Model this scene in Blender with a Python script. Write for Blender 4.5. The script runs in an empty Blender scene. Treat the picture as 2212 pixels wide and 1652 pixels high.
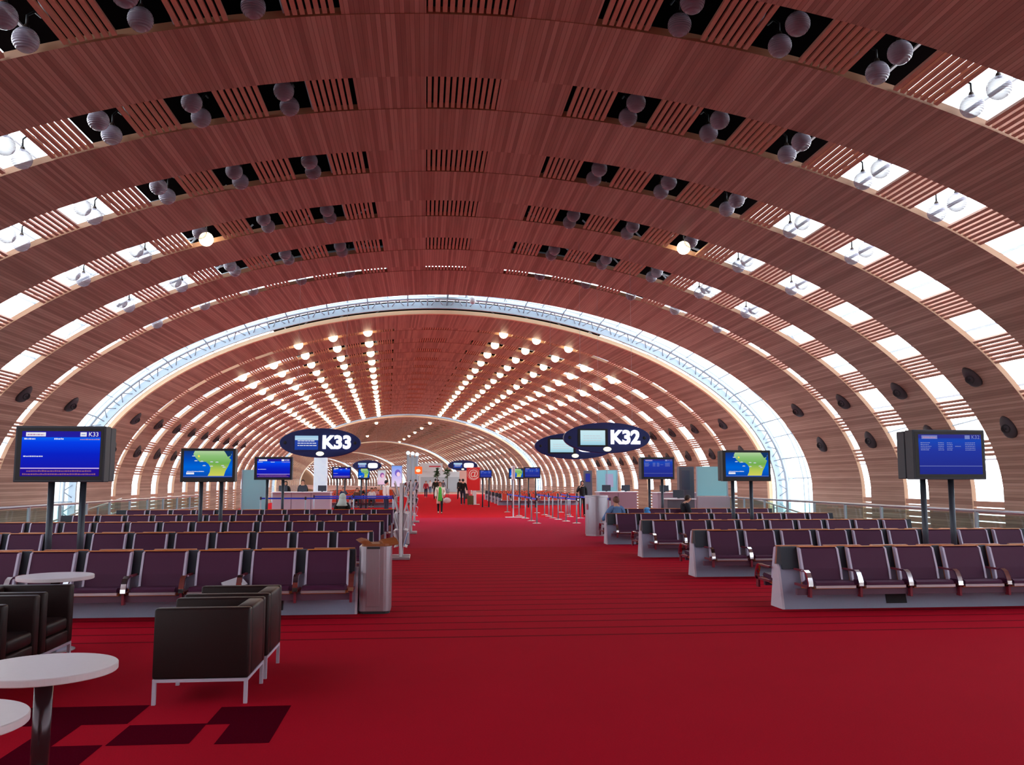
import bpy, bmesh, math, random
from mathutils import Vector, Matrix, Euler
random.seed(7)
R = math.radians
scene = bpy.context.scene
COL = scene.collection

# ------------------------------------------------------------------ camera, sky, exposure
cam_data = bpy.data.cameras.new('camera')
cam_data.sensor_width = 36.0
cam_data.lens = 36.0 * 1905.99 / 2212
cam_data.clip_start = 0.05
cam_data.clip_end = 2000
cam = bpy.data.objects.new('camera', cam_data)
COL.objects.link(cam)
cam.location = (-0.912, 0.0, 1.65)
cam.rotation_euler = (math.pi / 2 + 0.1109, 0.0, -0.0973)
scene.camera = cam

world = bpy.data.worlds.new('overcast_sky')
scene.world = world
world.use_nodes = True
wn = world.node_tree
for n in list(wn.nodes): wn.nodes.remove(n)
wo = wn.nodes.new('ShaderNodeOutputWorld')
wb = wn.nodes.new('ShaderNodeBackground')
wt = wn.nodes.new('ShaderNodeTexCoord'); ws = wn.nodes.new('ShaderNodeSeparateXYZ'); wr = wn.nodes.new('ShaderNodeValToRGB')
wn.links.new(wt.outputs['Generated'], ws.inputs[0]); wn.links.new(ws.outputs['Z'], wr.inputs[0])
wr.color_ramp.elements[0].position = 0.0; wr.color_ramp.elements[0].color = (0.95, 0.98, 1.0, 1)
wr.color_ramp.elements[1].position = 0.75; wr.color_ramp.elements[1].color = (0.46, 0.53, 0.60, 1)
wn.links.new(wr.outputs[0], wb.inputs[0]); wn.links.new(wb.outputs[0], wo.inputs[0])
wb.inputs['Strength'].default_value = 10.0

scene.view_settings.view_transform = 'Standard'
scene.view_settings.look = 'None'
scene.view_settings.gamma = 1.0
scene.view_settings.exposure = 0.0
scene.view_settings.use_curve_mapping = False
cy = scene.cycles
cy.max_bounces = 8; cy.diffuse_bounces = 5; cy.glossy_bounces = 3; cy.transmission_bounces = 4; cy.transparent_max_bounces = 12
cy.use_denoising = True
cy.sample_clamp_indirect = 6.0
cy.caustics_reflective = False; cy.caustics_refractive = False

# ------------------------------------------------------------------ materials
def lin(r, g, b):
    f = lambda v: (v / 12.92 if v <= 0.04045 else ((v + 0.055) / 1.055) ** 2.4)
    return (f(r / 255), f(g / 255), f(b / 255), 1)
def pbsdf(name, rgb, rough=0.5, metal=0.0, emit=None, estr=0.0, spec=0.5, trans=0.0, alpha=1.0, ior=1.45):
    m = bpy.data.materials.new(name); m.use_nodes = True
    b = m.node_tree.nodes['Principled BSDF']
    b.inputs['Base Color'].default_value = lin(*rgb)
    b.inputs['Roughness'].default_value = rough
    b.inputs['Metallic'].default_value = metal
    b.inputs['Specular IOR Level'].default_value = spec
    b.inputs['Transmission Weight'].default_value = trans
    b.inputs['Alpha'].default_value = alpha
    b.inputs['IOR'].default_value = ior
    if emit is not None:
        b.inputs['Emission Color'].default_value = lin(*emit)
        b.inputs['Emission Strength'].default_value = estr
    return m
def grain(m, scale=40.0, amount=0.25, coord='Object', stretch=(1, 1, 1), bump=0.0):
    """breaks the base colour of a material up with noise"""
    nt = m.node_tree; b = nt.nodes['Principled BSDF']
    base = tuple(b.inputs['Base Color'].default_value)
    tc = nt.nodes.new('ShaderNodeTexCoord'); mp = nt.nodes.new('ShaderNodeMapping'); mp.inputs['Scale'].default_value = stretch
    nz = nt.nodes.new('ShaderNodeTexNoise'); nz.inputs['Scale'].default_value = scale; nz.inputs['Detail'].default_value = 3
    mx = nt.nodes.new('ShaderNodeMix'); mx.data_type = 'RGBA'
    mx.inputs[6].default_value = tuple(c * (1 - amount) for c in base[:3]) + (1,)
    mx.inputs[7].default_value = tuple(min(1, c * (1 + amount)) for c in base[:3]) + (1,)
    nt.links.new(tc.outputs[coord], mp.inputs[0]); nt.links.new(mp.outputs[0], nz.inputs['Vector'])
    nt.links.new(nz.outputs['Fac'], mx.inputs[0]); nt.links.new(mx.outputs[2], b.inputs['Base Color'])
    if bump:
        bp = nt.nodes.new('ShaderNodeBump'); bp.inputs['Strength'].default_value = bump; bp.inputs['Distance'].default_value = 0.01
        nt.links.new(nz.outputs['Fac'], bp.inputs['Height']); nt.links.new(bp.outputs[0], b.inputs['Normal'])
    return m
def batten_wood(name, dark, mid, light):
    """narrow ceiling battens: u of the UV map runs along the arch in metres, v along the hall"""
    m = bpy.data.materials.new(name); m.use_nodes = True
    nt = m.node_tree; b = nt.nodes['Principled BSDF']; N = nt.nodes.new; L = nt.links.new
    b.inputs['Roughness'].default_value = 0.5; b.inputs['Specular IOR Level'].default_value = 0.3
    uv = N('ShaderNodeUVMap'); sp = N('ShaderNodeSeparateXYZ'); L(uv.outputs[0], sp.inputs[0])
    dv = N('ShaderNodeMath'); dv.operation = 'DIVIDE'; dv.inputs[1].default_value = 0.085; L(sp.outputs[0], dv.inputs[0])
    fl = N('ShaderNodeMath'); fl.operation = 'FLOOR'; L(dv.outputs[0], fl.inputs[0])
    fr = N('ShaderNodeMath'); fr.operation = 'FRACT'; L(dv.outputs[0], fr.inputs[0])
    oi = N('ShaderNodeObjectInfo'); ad = N('ShaderNodeMath'); ad.operation = 'MULTIPLY_ADD'; ad.inputs[1].default_value = 91.7
    L(oi.outputs['Random'], ad.inputs[0]); L(fl.outputs[0], ad.inputs[2])
    wh = N('ShaderNodeTexWhiteNoise'); wh.noise_dimensions = '1D'; L(ad.outputs[0], wh.inputs['W'])
    cb = N('ShaderNodeCombineXYZ'); mu = N('ShaderNodeMath'); mu.operation = 'MULTIPLY'; mu.inputs[1].default_value = 9.0; L(sp.outputs[0], mu.inputs[0])
    mv = N('ShaderNodeMath'); mv.operation = 'MULTIPLY'; mv.inputs[1].default_value = 0.5; L(sp.outputs[1], mv.inputs[0])
    L(mu.outputs[0], cb.inputs[0]); L(mv.outputs[0], cb.inputs[1]); L(oi.outputs['Random'], cb.inputs[2])
    nz = N('ShaderNodeTexNoise'); nz.inputs['Scale'].default_value = 1.0; nz.inputs['Detail'].default_value = 4; L(cb.outputs[0], nz.inputs['Vector'])
    mixf = N('ShaderNodeMix'); mixf.data_type = 'FLOAT'; mixf.inputs[0].default_value = 0.5; L(wh.outputs['Value'], mixf.inputs[2]); L(nz.outputs['Fac'], mixf.inputs[3])
    rp = N('ShaderNodeValToRGB'); e = rp.color_ramp.elements
    e[0].position = 0.25; e[0].color = lin(*dark); e[1].position = 0.8; e[1].color = lin(*light)
    k = e.new(0.5); k.color = lin(*mid)
    L(mixf.outputs[0], rp.inputs[0])
    gr = N('ShaderNodeMath'); gr.operation = 'LESS_THAN'; gr.inputs[1].default_value = 0.09; L(fr.outputs[0], gr.inputs[0])
    mx = N('ShaderNodeMix'); mx.data_type = 'RGBA'; mx.inputs[7].default_value = tuple(c * 0.62 for c in lin(*dark)[:3]) + (1,)
    L(gr.outputs[0], mx.inputs[0]); L(rp.outputs[0], mx.inputs[6]); L(mx.outputs[2], b.inputs['Base Color'])
    return m
def glass(name, tint=(0.92, 0.98, 0.98), gloss=0.10, rough=0.02):
    m = bpy.data.materials.new(name); m.use_nodes = True
    nt = m.node_tree
    for n in list(nt.nodes): nt.nodes.remove(n)
    o = nt.nodes.new('ShaderNodeOutputMaterial'); t = nt.nodes.new('ShaderNodeBsdfTransparent'); g = nt.nodes.new('ShaderNodeBsdfGlossy')
    t.inputs[0].default_value = tint + (1,); g.inputs['Roughness'].default_value = rough
    x = nt.nodes.new('ShaderNodeMixShader'); x.inputs[0].default_value = gloss
    nt.links.new(t.outputs[0], x.inputs[1]); nt.links.new(g.outputs[0], x.inputs[2]); nt.links.new(x.outputs[0], o.inputs[0])
    return m
def glow(name, rgb, s):
    m = bpy.data.materials.new(name); m.use_nodes = True
    nt = m.node_tree
    for n in list(nt.nodes): nt.nodes.remove(n)
    o = nt.nodes.new('ShaderNodeOutputMaterial'); e = nt.nodes.new('ShaderNodeEmission')
    e.inputs[0].default_value = lin(*rgb); e.inputs[1].default_value = s
    nt.links.new(e.outputs[0], o.inputs[0]); return m

WOOD = batten_wood('ceiling_wood', (152, 112, 99), (178, 138, 122), (198, 160, 144))
SLAT = grain(pbsdf('slat_wood', (200, 150, 130), 0.6, spec=0.2), 6, 0.15)
EDGE = pbsdf('pale_wood_edge', (150, 108, 80), 0.5)
CREAM = pbsdf('cream_trim', (244, 206, 166), 0.4)
ROOF = pbsdf('roof_underside', (13, 12, 14), 1.0, spec=0.0)
STEEL = pbsdf('grey_painted_steel', (165, 178, 190), 0.4, 0.1)
DSTEEL = pbsdf('dark_steel', (30, 32, 36), 0.5, 0.2)
PANE = glass('facade_glass', (0.95, 0.98, 0.99), 0.06)
GREY_FLOOR = grain(pbsdf('lower_floor_grey', (205, 203, 200), 0.35), 3, 0.1)
APRON = grain(pbsdf('apron_concrete', (190, 190, 188), 0.8), 0.3, 0.1)

# ------------------------------------------------------------------ mesh helpers
class MB:
    def __init__(s): s.v = []; s.f = []; s.uv = {}; s.mi = []
    def add(s, vs, fs, mi=0):
        o = len(s.v); s.v += [tuple(v) for v in vs]
        for f in fs: s.f.append(tuple(i + o for i in f)); s.mi.append(mi)
    def box(s, x0, x1, y0, y1, z0, z1, mi=0, M=None):
        vs = [Vector((x, y, z)) for z in (z0, z1) for y in (y0, y1) for x in (x0, x1)]
        if M is not None: vs = [M @ v for v in vs]
        s.add(vs, [(0, 2, 3, 1), (4, 5, 7, 6), (0, 1, 5, 4), (2, 6, 7, 3), (0, 4, 6, 2), (1, 3, 7, 5)], mi)
        return s
    def prism(s, poly, a, b, axis='x', mi=0, M=None):
        """poly: points in the two other axes; extruded from a to b along axis"""
        def P(p, t):
            v = Vector((t, p[0], p[1])) if axis == 'x' else Vector((p[0], t, p[1])) if axis == 'y' else Vector((p[0], p[1], t))
            return M @ v if M is not None else v
        n = len(poly)
        vs = [P(p, a) for p in poly] + [P(p, b) for p in poly]
        fs = [tuple(range(n))[::-1], tuple(range(n, 2 * n))] + [(i, (i + 1) % n, n + (i + 1) % n, n + i) for i in range(n)]
        s.add(vs, fs, mi); return s
    def tube(s, pts, r, n=8, mi=0, caps=True):
        pts = [Vector(p) for p in pts]; k = len(pts); rs = r if isinstance(r, (list, tuple)) else [r] * k
        vs = []; up = None
        for i, p in enumerate(pts):
            d = (pts[min(i + 1, k - 1)] - pts[max(i - 1, 0)]).normalized()
            if up is None: up = d.orthogonal().normalized()
            up = (up - d * up.dot(d)); up = up.normalized() if up.length > 1e-6 else d.orthogonal().normalized()
            q = d.cross(up)
            for j in range(n):
                a = 2 * math.pi * j / n
                vs.append(p + (up * math.cos(a) + q * math.sin(a)) * rs[i])
        fs = [(i * n + j, i * n + (j + 1) % n, (i + 1) * n + (j + 1) % n, (i + 1) * n + j) for i in range(k - 1) for j in range(n)]
        if caps: fs += [tuple(range(n))[::-1], tuple(range((k - 1) * n, k * n))]
        s.add(vs, fs, mi); return s
    def lathe(s, prof, n=24, c=(0, 0, 0), mi=0, sx=1.0, sy=1.0):
        vs = []; 
        for (r, z) in prof:
            for j in range(n):
                a = 2 * math.pi * j / n
                vs.append((c[0] + r * sx * math.cos(a), c[1] + r * sy * math.sin(a), c[2] + z))
        k = len(prof)
        fs = [(i * n + j, i * n + (j + 1) % n, (i + 1) * n + (j + 1) % n, (i + 1) * n + j) for i in range(k - 1) for j in range(n)]
        fs += [tuple(range(n))[::-1], tuple(range((k - 1) * n, k * n))]
        s.add(vs, fs, mi); return s
    def ball(s, c, r, n=16, m=10, mi=0, sq=(1, 1, 1)):
        prof = [(math.sin(math.pi * i / m) * r * 1.0, -math.cos(math.pi * i / m) * r) for i in range(m + 1)]
        vs = []
        for (q, z) in prof:
            q = max(q, 1e-4)
            for j in range(n):
                a = 2 * math.pi * j / n
                vs.append((c[0] + q * math.cos(a) * sq[0], c[1] + q * math.sin(a) * sq[1], c[2] + z * sq[2]))
        fs = [(i * n + j, i * n + (j + 1) % n, (i + 1) * n + (j + 1) % n, (i + 1) * n + j) for i in range(m) for j in range(n)]
        s.add(vs, fs, mi); return s
    def mesh(s, name, mats, smooth=False):
        me = bpy.data.meshes.new(name); me.from_pydata(s.v, [], s.f); 
        for m in (mats if isinstance(mats, (list, tuple)) else [mats]): me.materials.append(m)
        for p, mi in zip(me.polygons, s.mi): p.material_index = mi; p.use_smooth = smooth
        bm = bmesh.new(); bm.from_mesh(me); bmesh.ops.recalc_face_normals(bm, faces=bm.faces); bm.to_mesh(me); bm.free()
        me.update(); return me
    def build(s, name, mats, parent=None, smooth=False, bevel=0.0, seg=2, loc=None):
        o = bpy.data.objects.new(name, s.mesh(name, mats, smooth)); COL.objects.link(o)
        if parent is not None: o.parent = parent
        if loc is not None: o.location = loc
        if bevel:
            md = o.modifiers.new('soft_edges', 'BEVEL'); md.width = bevel; md.segments = seg; md.limit_method = 'ANGLE'; md.angle_limit = R(40)
        return o
def tag(o, label=None, cat=None, group=None, kind=None):
    if label: o['label'] = label
    if cat: o['category'] = cat
    if group: o['group'] = group
    if kind: o['kind'] = kind
    return o
def empty(name, loc=(0, 0, 0), rz=0.0, label=None, cat=None, group=None):
    o = bpy.data.objects.new(name, None); COL.objects.link(o)
    o.location = loc; o.rotation_euler = (0, 0, rz); o.empty_display_size = 0.1
    return tag(o, label, cat, group)
KIDS = {}
def refresh_kids():
    KIDS.clear()
    for o in bpy.data.objects:
        if o.parent is not None: KIDS.setdefault(o.parent.name, []).append(o)
def copy_tree(o, parent=None):
    c = o.copy(); COL.objects.link(c)
    if parent is not None: c.parent = parent
    for ch in KIDS.get(o.name, []): copy_tree(ch, c)
    return c
def rings_uv(vs, fs, uvs, mat, name, smooth=True, mi=None, mats=None):
    me = bpy.data.meshes.new(name); me.from_pydata(vs, [], fs)
    for m in (mats or [mat]): me.materials.append(m)
    lay = me.uv_layers.new(name='UVMap')
    for p in me.polygons:
        p.use_smooth = smooth
        if mi: p.material_index = mi[p.index]
        for li in p.loop_indices: lay.data[li].uv = uvs[me.loops[li].vertex_index]
    me.update(); return me

# ------------------------------------------------------------------ the vault's cross-section (s = metres along the arch from the crown)
VA, VB, VN, VZ = 16.2121, 8.4863, 1.9086, 1.2434
_tab = [(0.0, 0.0, VZ + VB)]
for _i in range(1, 2001):
    _p = math.pi / 2 * _i / 2000
    _x = VA * math.sin(_p) ** (2 / VN); _z = VZ + VB * max(math.cos(_p), 0) ** (2 / VN)
    _tab.append((_tab[-1][0] + math.hypot(_x - _tab[-1][1], _z - _tab[-1][2]), _x, _z))
SQ = _tab[-1][0]
import bisect
_keys = [t[0] for t in _tab]
def sec0(s):
    if s >= SQ: return VA, VZ - (s - SQ)
    i = max(1, bisect.bisect_left(_keys, s)); a, b = _tab[i - 1], _tab[i]
    t = (s - a[0]) / max(b[0] - a[0], 1e-9)
    return a[1] + (b[1] - a[1]) * t, a[2] + (b[2] - a[2]) * t
def sec(s, off=0.0):
    """x, z on the arch at s, pushed out by off"""
    q = abs(s); sg = 1 if s >= 0 else -1
    x0, z0 = sec0(max(q - 0.05, 0)); x1, z1 = sec0(q + 0.05); x, z = sec0(q)
    if q < 0.05: tx, tz = 1.0, 0.0
    else:
        l = math.hypot(x1 - x0, z1 - z0); tx, tz = (x1 - x0) / l, (z1 - z0) / l
    return sg * (x - tz * off), z + tx * off
def srange(a, b, step=0.35):
    n = max(1, int(math.ceil((b - a) / step))); return [a + (b - a) * i / n for i in range(n + 1)]
S_FOOT = 24.4
PSH = -0.22          # the slat pattern sits a little off the crown
def shell(y0, y1, ss, th, off=0.0, uvm=True, ends=True):
    """a curved slab: inner face at off, outer at off + th. returns verts, faces, uvs, material index (1 on the two end faces)"""
    vs, uv, fs, mi = [], [], [], []
    n = len(ss)
    corner = ((off, y0), (off, y1), (off + th, y1), (off + th, y0))
    for k in range(4):                       # every face strip keeps its own points, so the long edges stay crisp
        base = len(vs)
        for s in ss:
            for (o, y) in (corner[k], corner[(k + 1) % 4]):
                x, z = sec(s, o); vs.append((x, y, z)); uv.append((s, y + o))
        for i in range(n - 1):
            a, b = base + 2 * i, base + 2 * i + 2
            fs.append((a, a + 1, b + 1, b)); mi.append(1 if k in (1, 3) else 0)
    for s in (ss[0], ss[-1]):
        base = len(vs)
        for (o, y) in corner: x, z = sec(s, o); vs.append((x, y, z)); uv.append((s, y + o))
        fs.append((base, base + 1, base + 2, base + 3)); mi.append(0)
    return vs, fs, uv, mi
def shells(parts, name, mats):
    V, F, U, M = [], [], [], []
    for (vs, fs, uv, mi) in parts:
        o = len(V); V += vs; F += [tuple(i + o for i in f) for f in fs]; U += uv; M += mi
    me = rings_uv(V, F, U, None, name, True, M, mats)
    bm = bmesh.new(); bm.from_mesh(me); bmesh.ops.recalc_face_normals(bm, faces=bm.faces); bm.to_mesh(me); bm.free()
    return me
TH = 0.14
WIN = [(3.18 + 1.82 * k, 4.08 + 1.82 * k) for k in range(8)] + [(17.5, 18.25)]
SLG = [(2.26 + 1.82 * k, 3.18 + 1.82 * k) for k in range(8)] + [(16.82, 17.5), (18.25, 18.8)]
def slat_positions(side):
    out = []
    for k, (a, b) in enumerate(SLG):
        n = max(4, int(round((b - a) / 0.131)))
        a2 = a + (0.04 if k == 0 else 0); out += [side * (a2 + (b - a2) * (i + 0.5) / n) + PSH for i in range(n)]
    q = 20.1
    while q < 24.2: out.append(side * q + PSH * 0.3); q += 0.21
    return out
def slats_mesh(y0, y1, name):
    b = MB()
    ps = [PSH - 0.69 + 1.38 * i / 11 for i in range(12)] + slat_positions(1) + slat_positions(-1)
    for s in ps:
        x, z = sec(s, 0.05); xo, zo = sec(s, 0.15)
        n = Vector((xo - x, 0, zo - z)).normalized(); t = Vector((n.z, 0, -n.x))
        M = Matrix(((t.x, 0, n.x, x), (0, 1, 0, 0), (t.z, 0, n.z, z), (0, 0, 0, 1)))
        w = 0.040 if abs(s) < 19.5 else 0.088
        b.box(-w, w, y0, y1, -0.05, 0.02, 0, M)
    return b.mesh(name, SLAT)
def gap_solid_parts(y0, y1):
    return [shell(y0, y1, srange(PSH + a, PSH + c), 0.1, 0.012) for a, c in ((0.76, 2.22), (-2.22, -0.76))]
GAPW = 1.55
def ring_mesh(w, name): return shells([shell(0, w, srange(-S_FOOT, S_FOOT), TH)], name, [WOOD, EDGE])
def gap_mesh(w, name): return shells(gap_solid_parts(0, w), name, [WOOD, EDGE])
def frame_mesh(w, name):
    """steel behind a timber gap: an arch tube and dark struts standing on the timber at every slat group"""
    b = MB()
    for sg in (1, -1):
        pts = []
        for s in srange(1.0, 21.5, 0.5):
            x, z = sec(sg * s, 0.85); pts.append((x, w * 0.35, z))
        b.tube(pts, 0.085, 8)
        for k in range(1, 10):
            s = 1.36 + 1.82 * k
            x, z = sec(sg * s + PSH, TH * 0.5); x1, z1 = sec(sg * (s + 0.1) + PSH, 0.85)
            b.tube([(x, -0.05, z), (x1, w * 0.35, z1)], 0.022, 6); b.tube([(x, w + 0.05, z), (x1, w * 0.35, z1)], 0.022, 6)
            x2, z2 = sec(sg * (s - 0.55) + PSH, 1.25)
            b.tube([(x1, w * 0.35, z1), (x2, w * 0.35, z2)], 0.03, 6)
    return b.mesh(name, STEEL)
MESH = {}
def cached(key, fn):
    if key not in MESH: MESH[key] = fn()
    return MESH[key]
def link(name, me, M, parent=None, kind='structure'):
    o = bpy.data.objects.new(name, me); COL.objects.link(o)
    if parent is not None: o.parent = parent
    else: o.matrix_world = M; o['kind'] = kind
    return o
def VM(origin, th): return Matrix.Translation(origin) @ Matrix.Rotation(th, 4, 'Z')
def put_ring(V, y, w):
    return link('ceiling', cached(('ring', round(w, 3)), lambda: ring_mesh(w, 'ceiling')), V @ Matrix.Translation((0, y, 0)))
def put_gap(V, y, w):
    o = link('ceiling', cached(('gap', w), lambda: gap_mesh(w, 'ceiling_strip')), V @ Matrix.Translation((0, y, 0)))
    link('slat_screen', cached(('slat', w), lambda: slats_mesh(0.0, w - 0.07, 'slat_screen')), None, o)
    link('steel_frame', cached(('frame', w), lambda: frame_mesh(w, 'steel_frame')), None, o)
    return o
def skin(V, y0, y1, tag_n):
    """weather skin outside the timber: opaque roof over the crown, glazing with bars lower down"""
    link('ceiling', shells([shell(y0, y1, srange(-8.6, 8.6, 0.5), 0.15, 1.4)], 'roof_deck', [ROOF, ROOF]), V)
    b = MB(); v2, f2 = [], []
    for sg in (1, -1):
        vs = []
        for s in srange(8.6, 24.0, 0.8):
            x, z = sec(sg * s, 1.42); vs += [(x, y0, z), (x, y1, z)]
        o = len(v2); v2 += vs; f2 += [(o + i, o + i + 1, o + i + 3, o + i + 2) for i in range(0, len(vs) - 2, 2)]
    b.add(v2, f2)
    w = link('window_%d' % tag_n, b.mesh('window_glazing', PANE, True), V)
    m = MB()
    for sg in (1, -1):
        s = 8.0
        while s < 24:
            x, z = sec(sg * s, 1.40)
            m.box(x - 0.03, x + 0.03, y0, y1, z - 0.03, z + 0.03); s += 1.82
        yy = y0 + 0.3
        while yy < y1:
            pts = [(lambda q: (q[0], yy, q[1]))(sec(sg * q, 1.36)) for q in srange(8.0, 24, 0.8)]
            m.tube(pts, 0.04, 6); yy += 3.95
    link('window_bars', m.mesh('window_bars', STEEL), None, w)

T2, T3, T4, T5 = R(2.4), R(5.6), R(10.6), R(16.0)
def ahead(o, th, l): return Vector((o[0] - math.sin(th) * l, o[1] + math.cos(th) * l, 0))
O1 = Vector((0, 0, 0)); O2 = Vector((0, 42.2, 0)); O3 = ahead(O2, T2, 70); O4 = ahead(O3, T3, 75); O5 = ahead(O4, T4, 70); O6 = ahead(O5, T5, 60); T6 = R(22)
V1, V2, V3, V4, V5 = VM(O1, 0), VM(O2, T2), VM(O3, T3), VM(O4, T4), VM(O5, T5)
V6 = VM(O6, T6)
PER = 3.95
G1 = [13.05 + PER * k for k in range(-9, 5)]             # gaps of the hall the camera stands in
for g in G1: put_gap(V1, g, GAPW)
for g in G1[:-1] : put_ring(V1, g + GAPW, PER - GAPW)
put_ring(V1, G1[0] - 2.4, 2.4)
put_ring(V1, G1[-1] + GAPW, 32.8 - G1[-1] - GAPW); put_gap(V1, 32.8, 0.7); put_ring(V1, 33.5, 4.5)
skin(V1, -26, 38.0, 1)
def later_vault(V, n, idx, end):
    put_ring(V, 0.12, 4.08); put_gap(V, 4.2, 0.7); put_ring(V, 4.9, 7.7 - 4.9)
    for j in range(n):
        put_gap(V, 7.7 + PER * j, GAPW)
        put_ring(V, 7.7 + PER * j + GAPW, PER - GAPW if j < n - 1 else end - (7.7 + PER * j + GAPW))
    skin(V, 0.3, end, idx)
    cr = link('trim_%d' % idx, shells([shell(-0.1, 0.12, srange(-S_FOOT, S_FOOT), 0.18, -0.07)], 'cream_edge', [CREAM, CREAM]), V)
    return cr
later_vault(V2, 15, 2, 65.8); later_vault(V3, 16, 3, 71); later_vault(V4, 15, 4, 66); later_vault(V5, 12, 5, 56); later_vault(V6, 12, 6, 56)

SKY_REFLECTOR = pbsdf('white_reflector', (226, 230, 234), 0.6)  # added white face, catches the sky to look like bright skylight
def truss_arch(V, l):
    """open joint between two vaults, spanned by a lattice arch; l = length of the joint, V at the next vault's start"""
    b = MB()
    for sg in (1, -1):
        def P(s, off, y): x, z = sec(sg * s, off); return (x, y, z)
        b.tube([P(s, 0.52, -0.9) for s in srange(0, 23.5, 0.5)], 0.075, 8)
        b.tube([P(s, 0.80, -l + 1.2) for s in srange(0, 23.5, 0.5)], 0.05, 8)
        s = 0.0; k = 0
        while s < 23:
            b.tube([P(s, 0.52, -0.9), P(s, 0.2, -0.45)], 0.03, 6); b.tube([P(s, 0.52, -0.9), P(s, 0.85, -0.9)], 0.028, 6)
            b.tube([P(s + .12, 0.22, -0.45), P(s + 0.46, 0.52, -0.9)], 0.026, 6); b.tube([P(s + .8, 0.22, -0.45), P(s + 0.46, 0.52, -0.9)], 0.026, 6)
            if k % 2 == 0: b.tube([P(s, 0.80, -l + 1.2), P(s, 0.52, -0.9)], 0.03, 6)
            s += 0.92; k += 1
    link('trim_7', b.mesh('truss', STEEL, True), V)
    link('trim_8', shells([shell(-0.55, -0.38, srange(-S_FOOT, S_FOOT), 0.30, 0.12)], 'truss_chord', [STEEL, STEEL]), V)
    link('ceiling', shells([shell(-l, -0.1, srange(-0.55, 0.55, 0.5), 0.12, 1.05)], 'joint_roof', [ROOF, ROOF]), V)
    link('wall_sky_reflector', shells([shell(0.12, 0.22, srange(-S_FOOT, S_FOOT, 0.5), 0.9, 0.62)], 'joint_reflector', [SKY_REFLECTOR, SKY_REFLECTOR]), V)
    q = MB(); v2, f2 = [], []
    for sg in (1, -1):
        vs = []
        for s in srange(0.55, 24.0, 0.8): x, z = sec(sg * s, 1.42); x1, z1 = sec(sg * s, .74); vs += [(x, -l, z), (x1, 0.15, z1)]
        o = len(v2); v2 += vs; f2 += [(o + i, o + i + 1, o + i + 3, o + i + 2) for i in range(0, len(vs) - 2, 2)]
    q.add(v2, f2); w = link('window_7', q.mesh('joint_glazing', PANE, True), V)
    m = MB()
    for sg in (1, -1):
        for t in (.12, .2, .5, .58, .86, .93):
            m.tube([(lambda c: (c[0], -l + (l + .1) * t, c[1]))(sec(sg * s, 1.38 - .66 * t)) for s in srange(0.55, 24, 0.8)], 0.035, 6)
        s = 0.9
        while s < 24: a = sec(sg * s, 1.36); c = sec(sg * s, .70); m.tube([(a[0], -l, a[1]), (c[0], 0.1, c[1])], .03, 6); s += 1.84
    link('window_bars', m.mesh('joint_bars', STEEL), None, w)
truss_arch(V2, 4.2); truss_arch(V3, 4.2); truss_arch(V4, 4.0); truss_arch(V5, 4.0); truss_arch(V6, 4.0)

# end walls, ground, lower floor
b = MB(); pts = [sec(s, 0.0) for s in srange(-S_FOOT, S_FOOT, 0.5)]
b.prism(pts, -26.4, -26.1, 'y'); link('wall_back', b.mesh('wall_back', EDGE), Matrix())
b = MB(); b.prism(pts, 57, 57.3, 'y'); link('wall_end', b.mesh('wall_end', EDGE), V6)
b = MB(); b.box(-400, 400, -200, 700, -4.9, -4.6); link('ground', b.mesh('ground', APRON), Matrix())
for V, a, e in ((V1, -26.5, 40.2), (V2, -2.2, 68), (V3, -2.2, 73), (V4, -2.2, 68), (V5, -2.2, 58), (V6, -2.2, 60)):
    b = MB(); b.box(-16.6, 16.6, a, e, -3.6, -3.3); link('floor', b.mesh('floor_lower', GREY_FLOOR), V)

# ------------------------------------------------------------------ carpet
def carpet_mat():
    m = bpy.data.materials.new('red_carpet'); m.use_nodes = True
    nt = m.node_tree; b = nt.nodes['Principled BSDF']; N = nt.nodes.new; L = nt.links.new
    b.inputs['Roughness'].default_value = 1.0; b.inputs['Specular IOR Level'].default_value = 0.05
    tc = N('ShaderNodeTexCoord'); sp = N('ShaderNodeSeparateXYZ'); L(tc.outputs['Object'], sp.inputs[0])
    def M(op, a, v=None, w=None):
        n = N('ShaderNodeMath'); n.operation = op
        L(a, n.inputs[0])
        if v is not None:
            if isinstance(v, (int, float)): n.inputs[1].default_value = v
            else: L(v, n.inputs[1])
        return n.outputs[0]
    y = sp.outputs['Y']
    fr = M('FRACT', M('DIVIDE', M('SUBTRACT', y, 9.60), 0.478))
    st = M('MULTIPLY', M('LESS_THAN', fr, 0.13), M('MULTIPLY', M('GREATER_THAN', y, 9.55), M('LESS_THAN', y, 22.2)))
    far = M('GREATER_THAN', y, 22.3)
    nz = N('ShaderNodeTexNoise'); nz.inputs['Scale'].default_value = 90; nz.inputs['Detail'].default_value = 4; L(tc.outputs['Object'], nz.inputs['Vector'])
    n2 = N('ShaderNodeTexNoise'); n2.inputs['Scale'].default_value = 1.2; n2.inputs['Detail'].default_value = 3; L(tc.outputs['Object'], n2.inputs['Vector'])
    def mix(f, a, c):
        x = N('ShaderNodeMix'); x.data_type = 'RGBA'
        if isinstance(f, float): x.inputs[0].default_value = f
        else: L(f, x.inputs[0])
        for s, q in ((6, a), (7, c)):
            if isinstance(q, tuple): x.inputs[s].default_value = q
            else: L(q, x.inputs[s])
        return x.outputs[2]
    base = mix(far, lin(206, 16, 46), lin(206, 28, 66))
    pile = mix(nz.outputs['Fac'], base, mix(0.4, base, (0.02, 0.0, 0.005, 1)))
    pile = mix(M('MULTIPLY', n2.outputs['Fac'], 0.25), pile, lin(150, 12, 30))
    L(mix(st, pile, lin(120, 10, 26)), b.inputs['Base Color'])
    return m
CARPET = carpet_mat()
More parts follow.
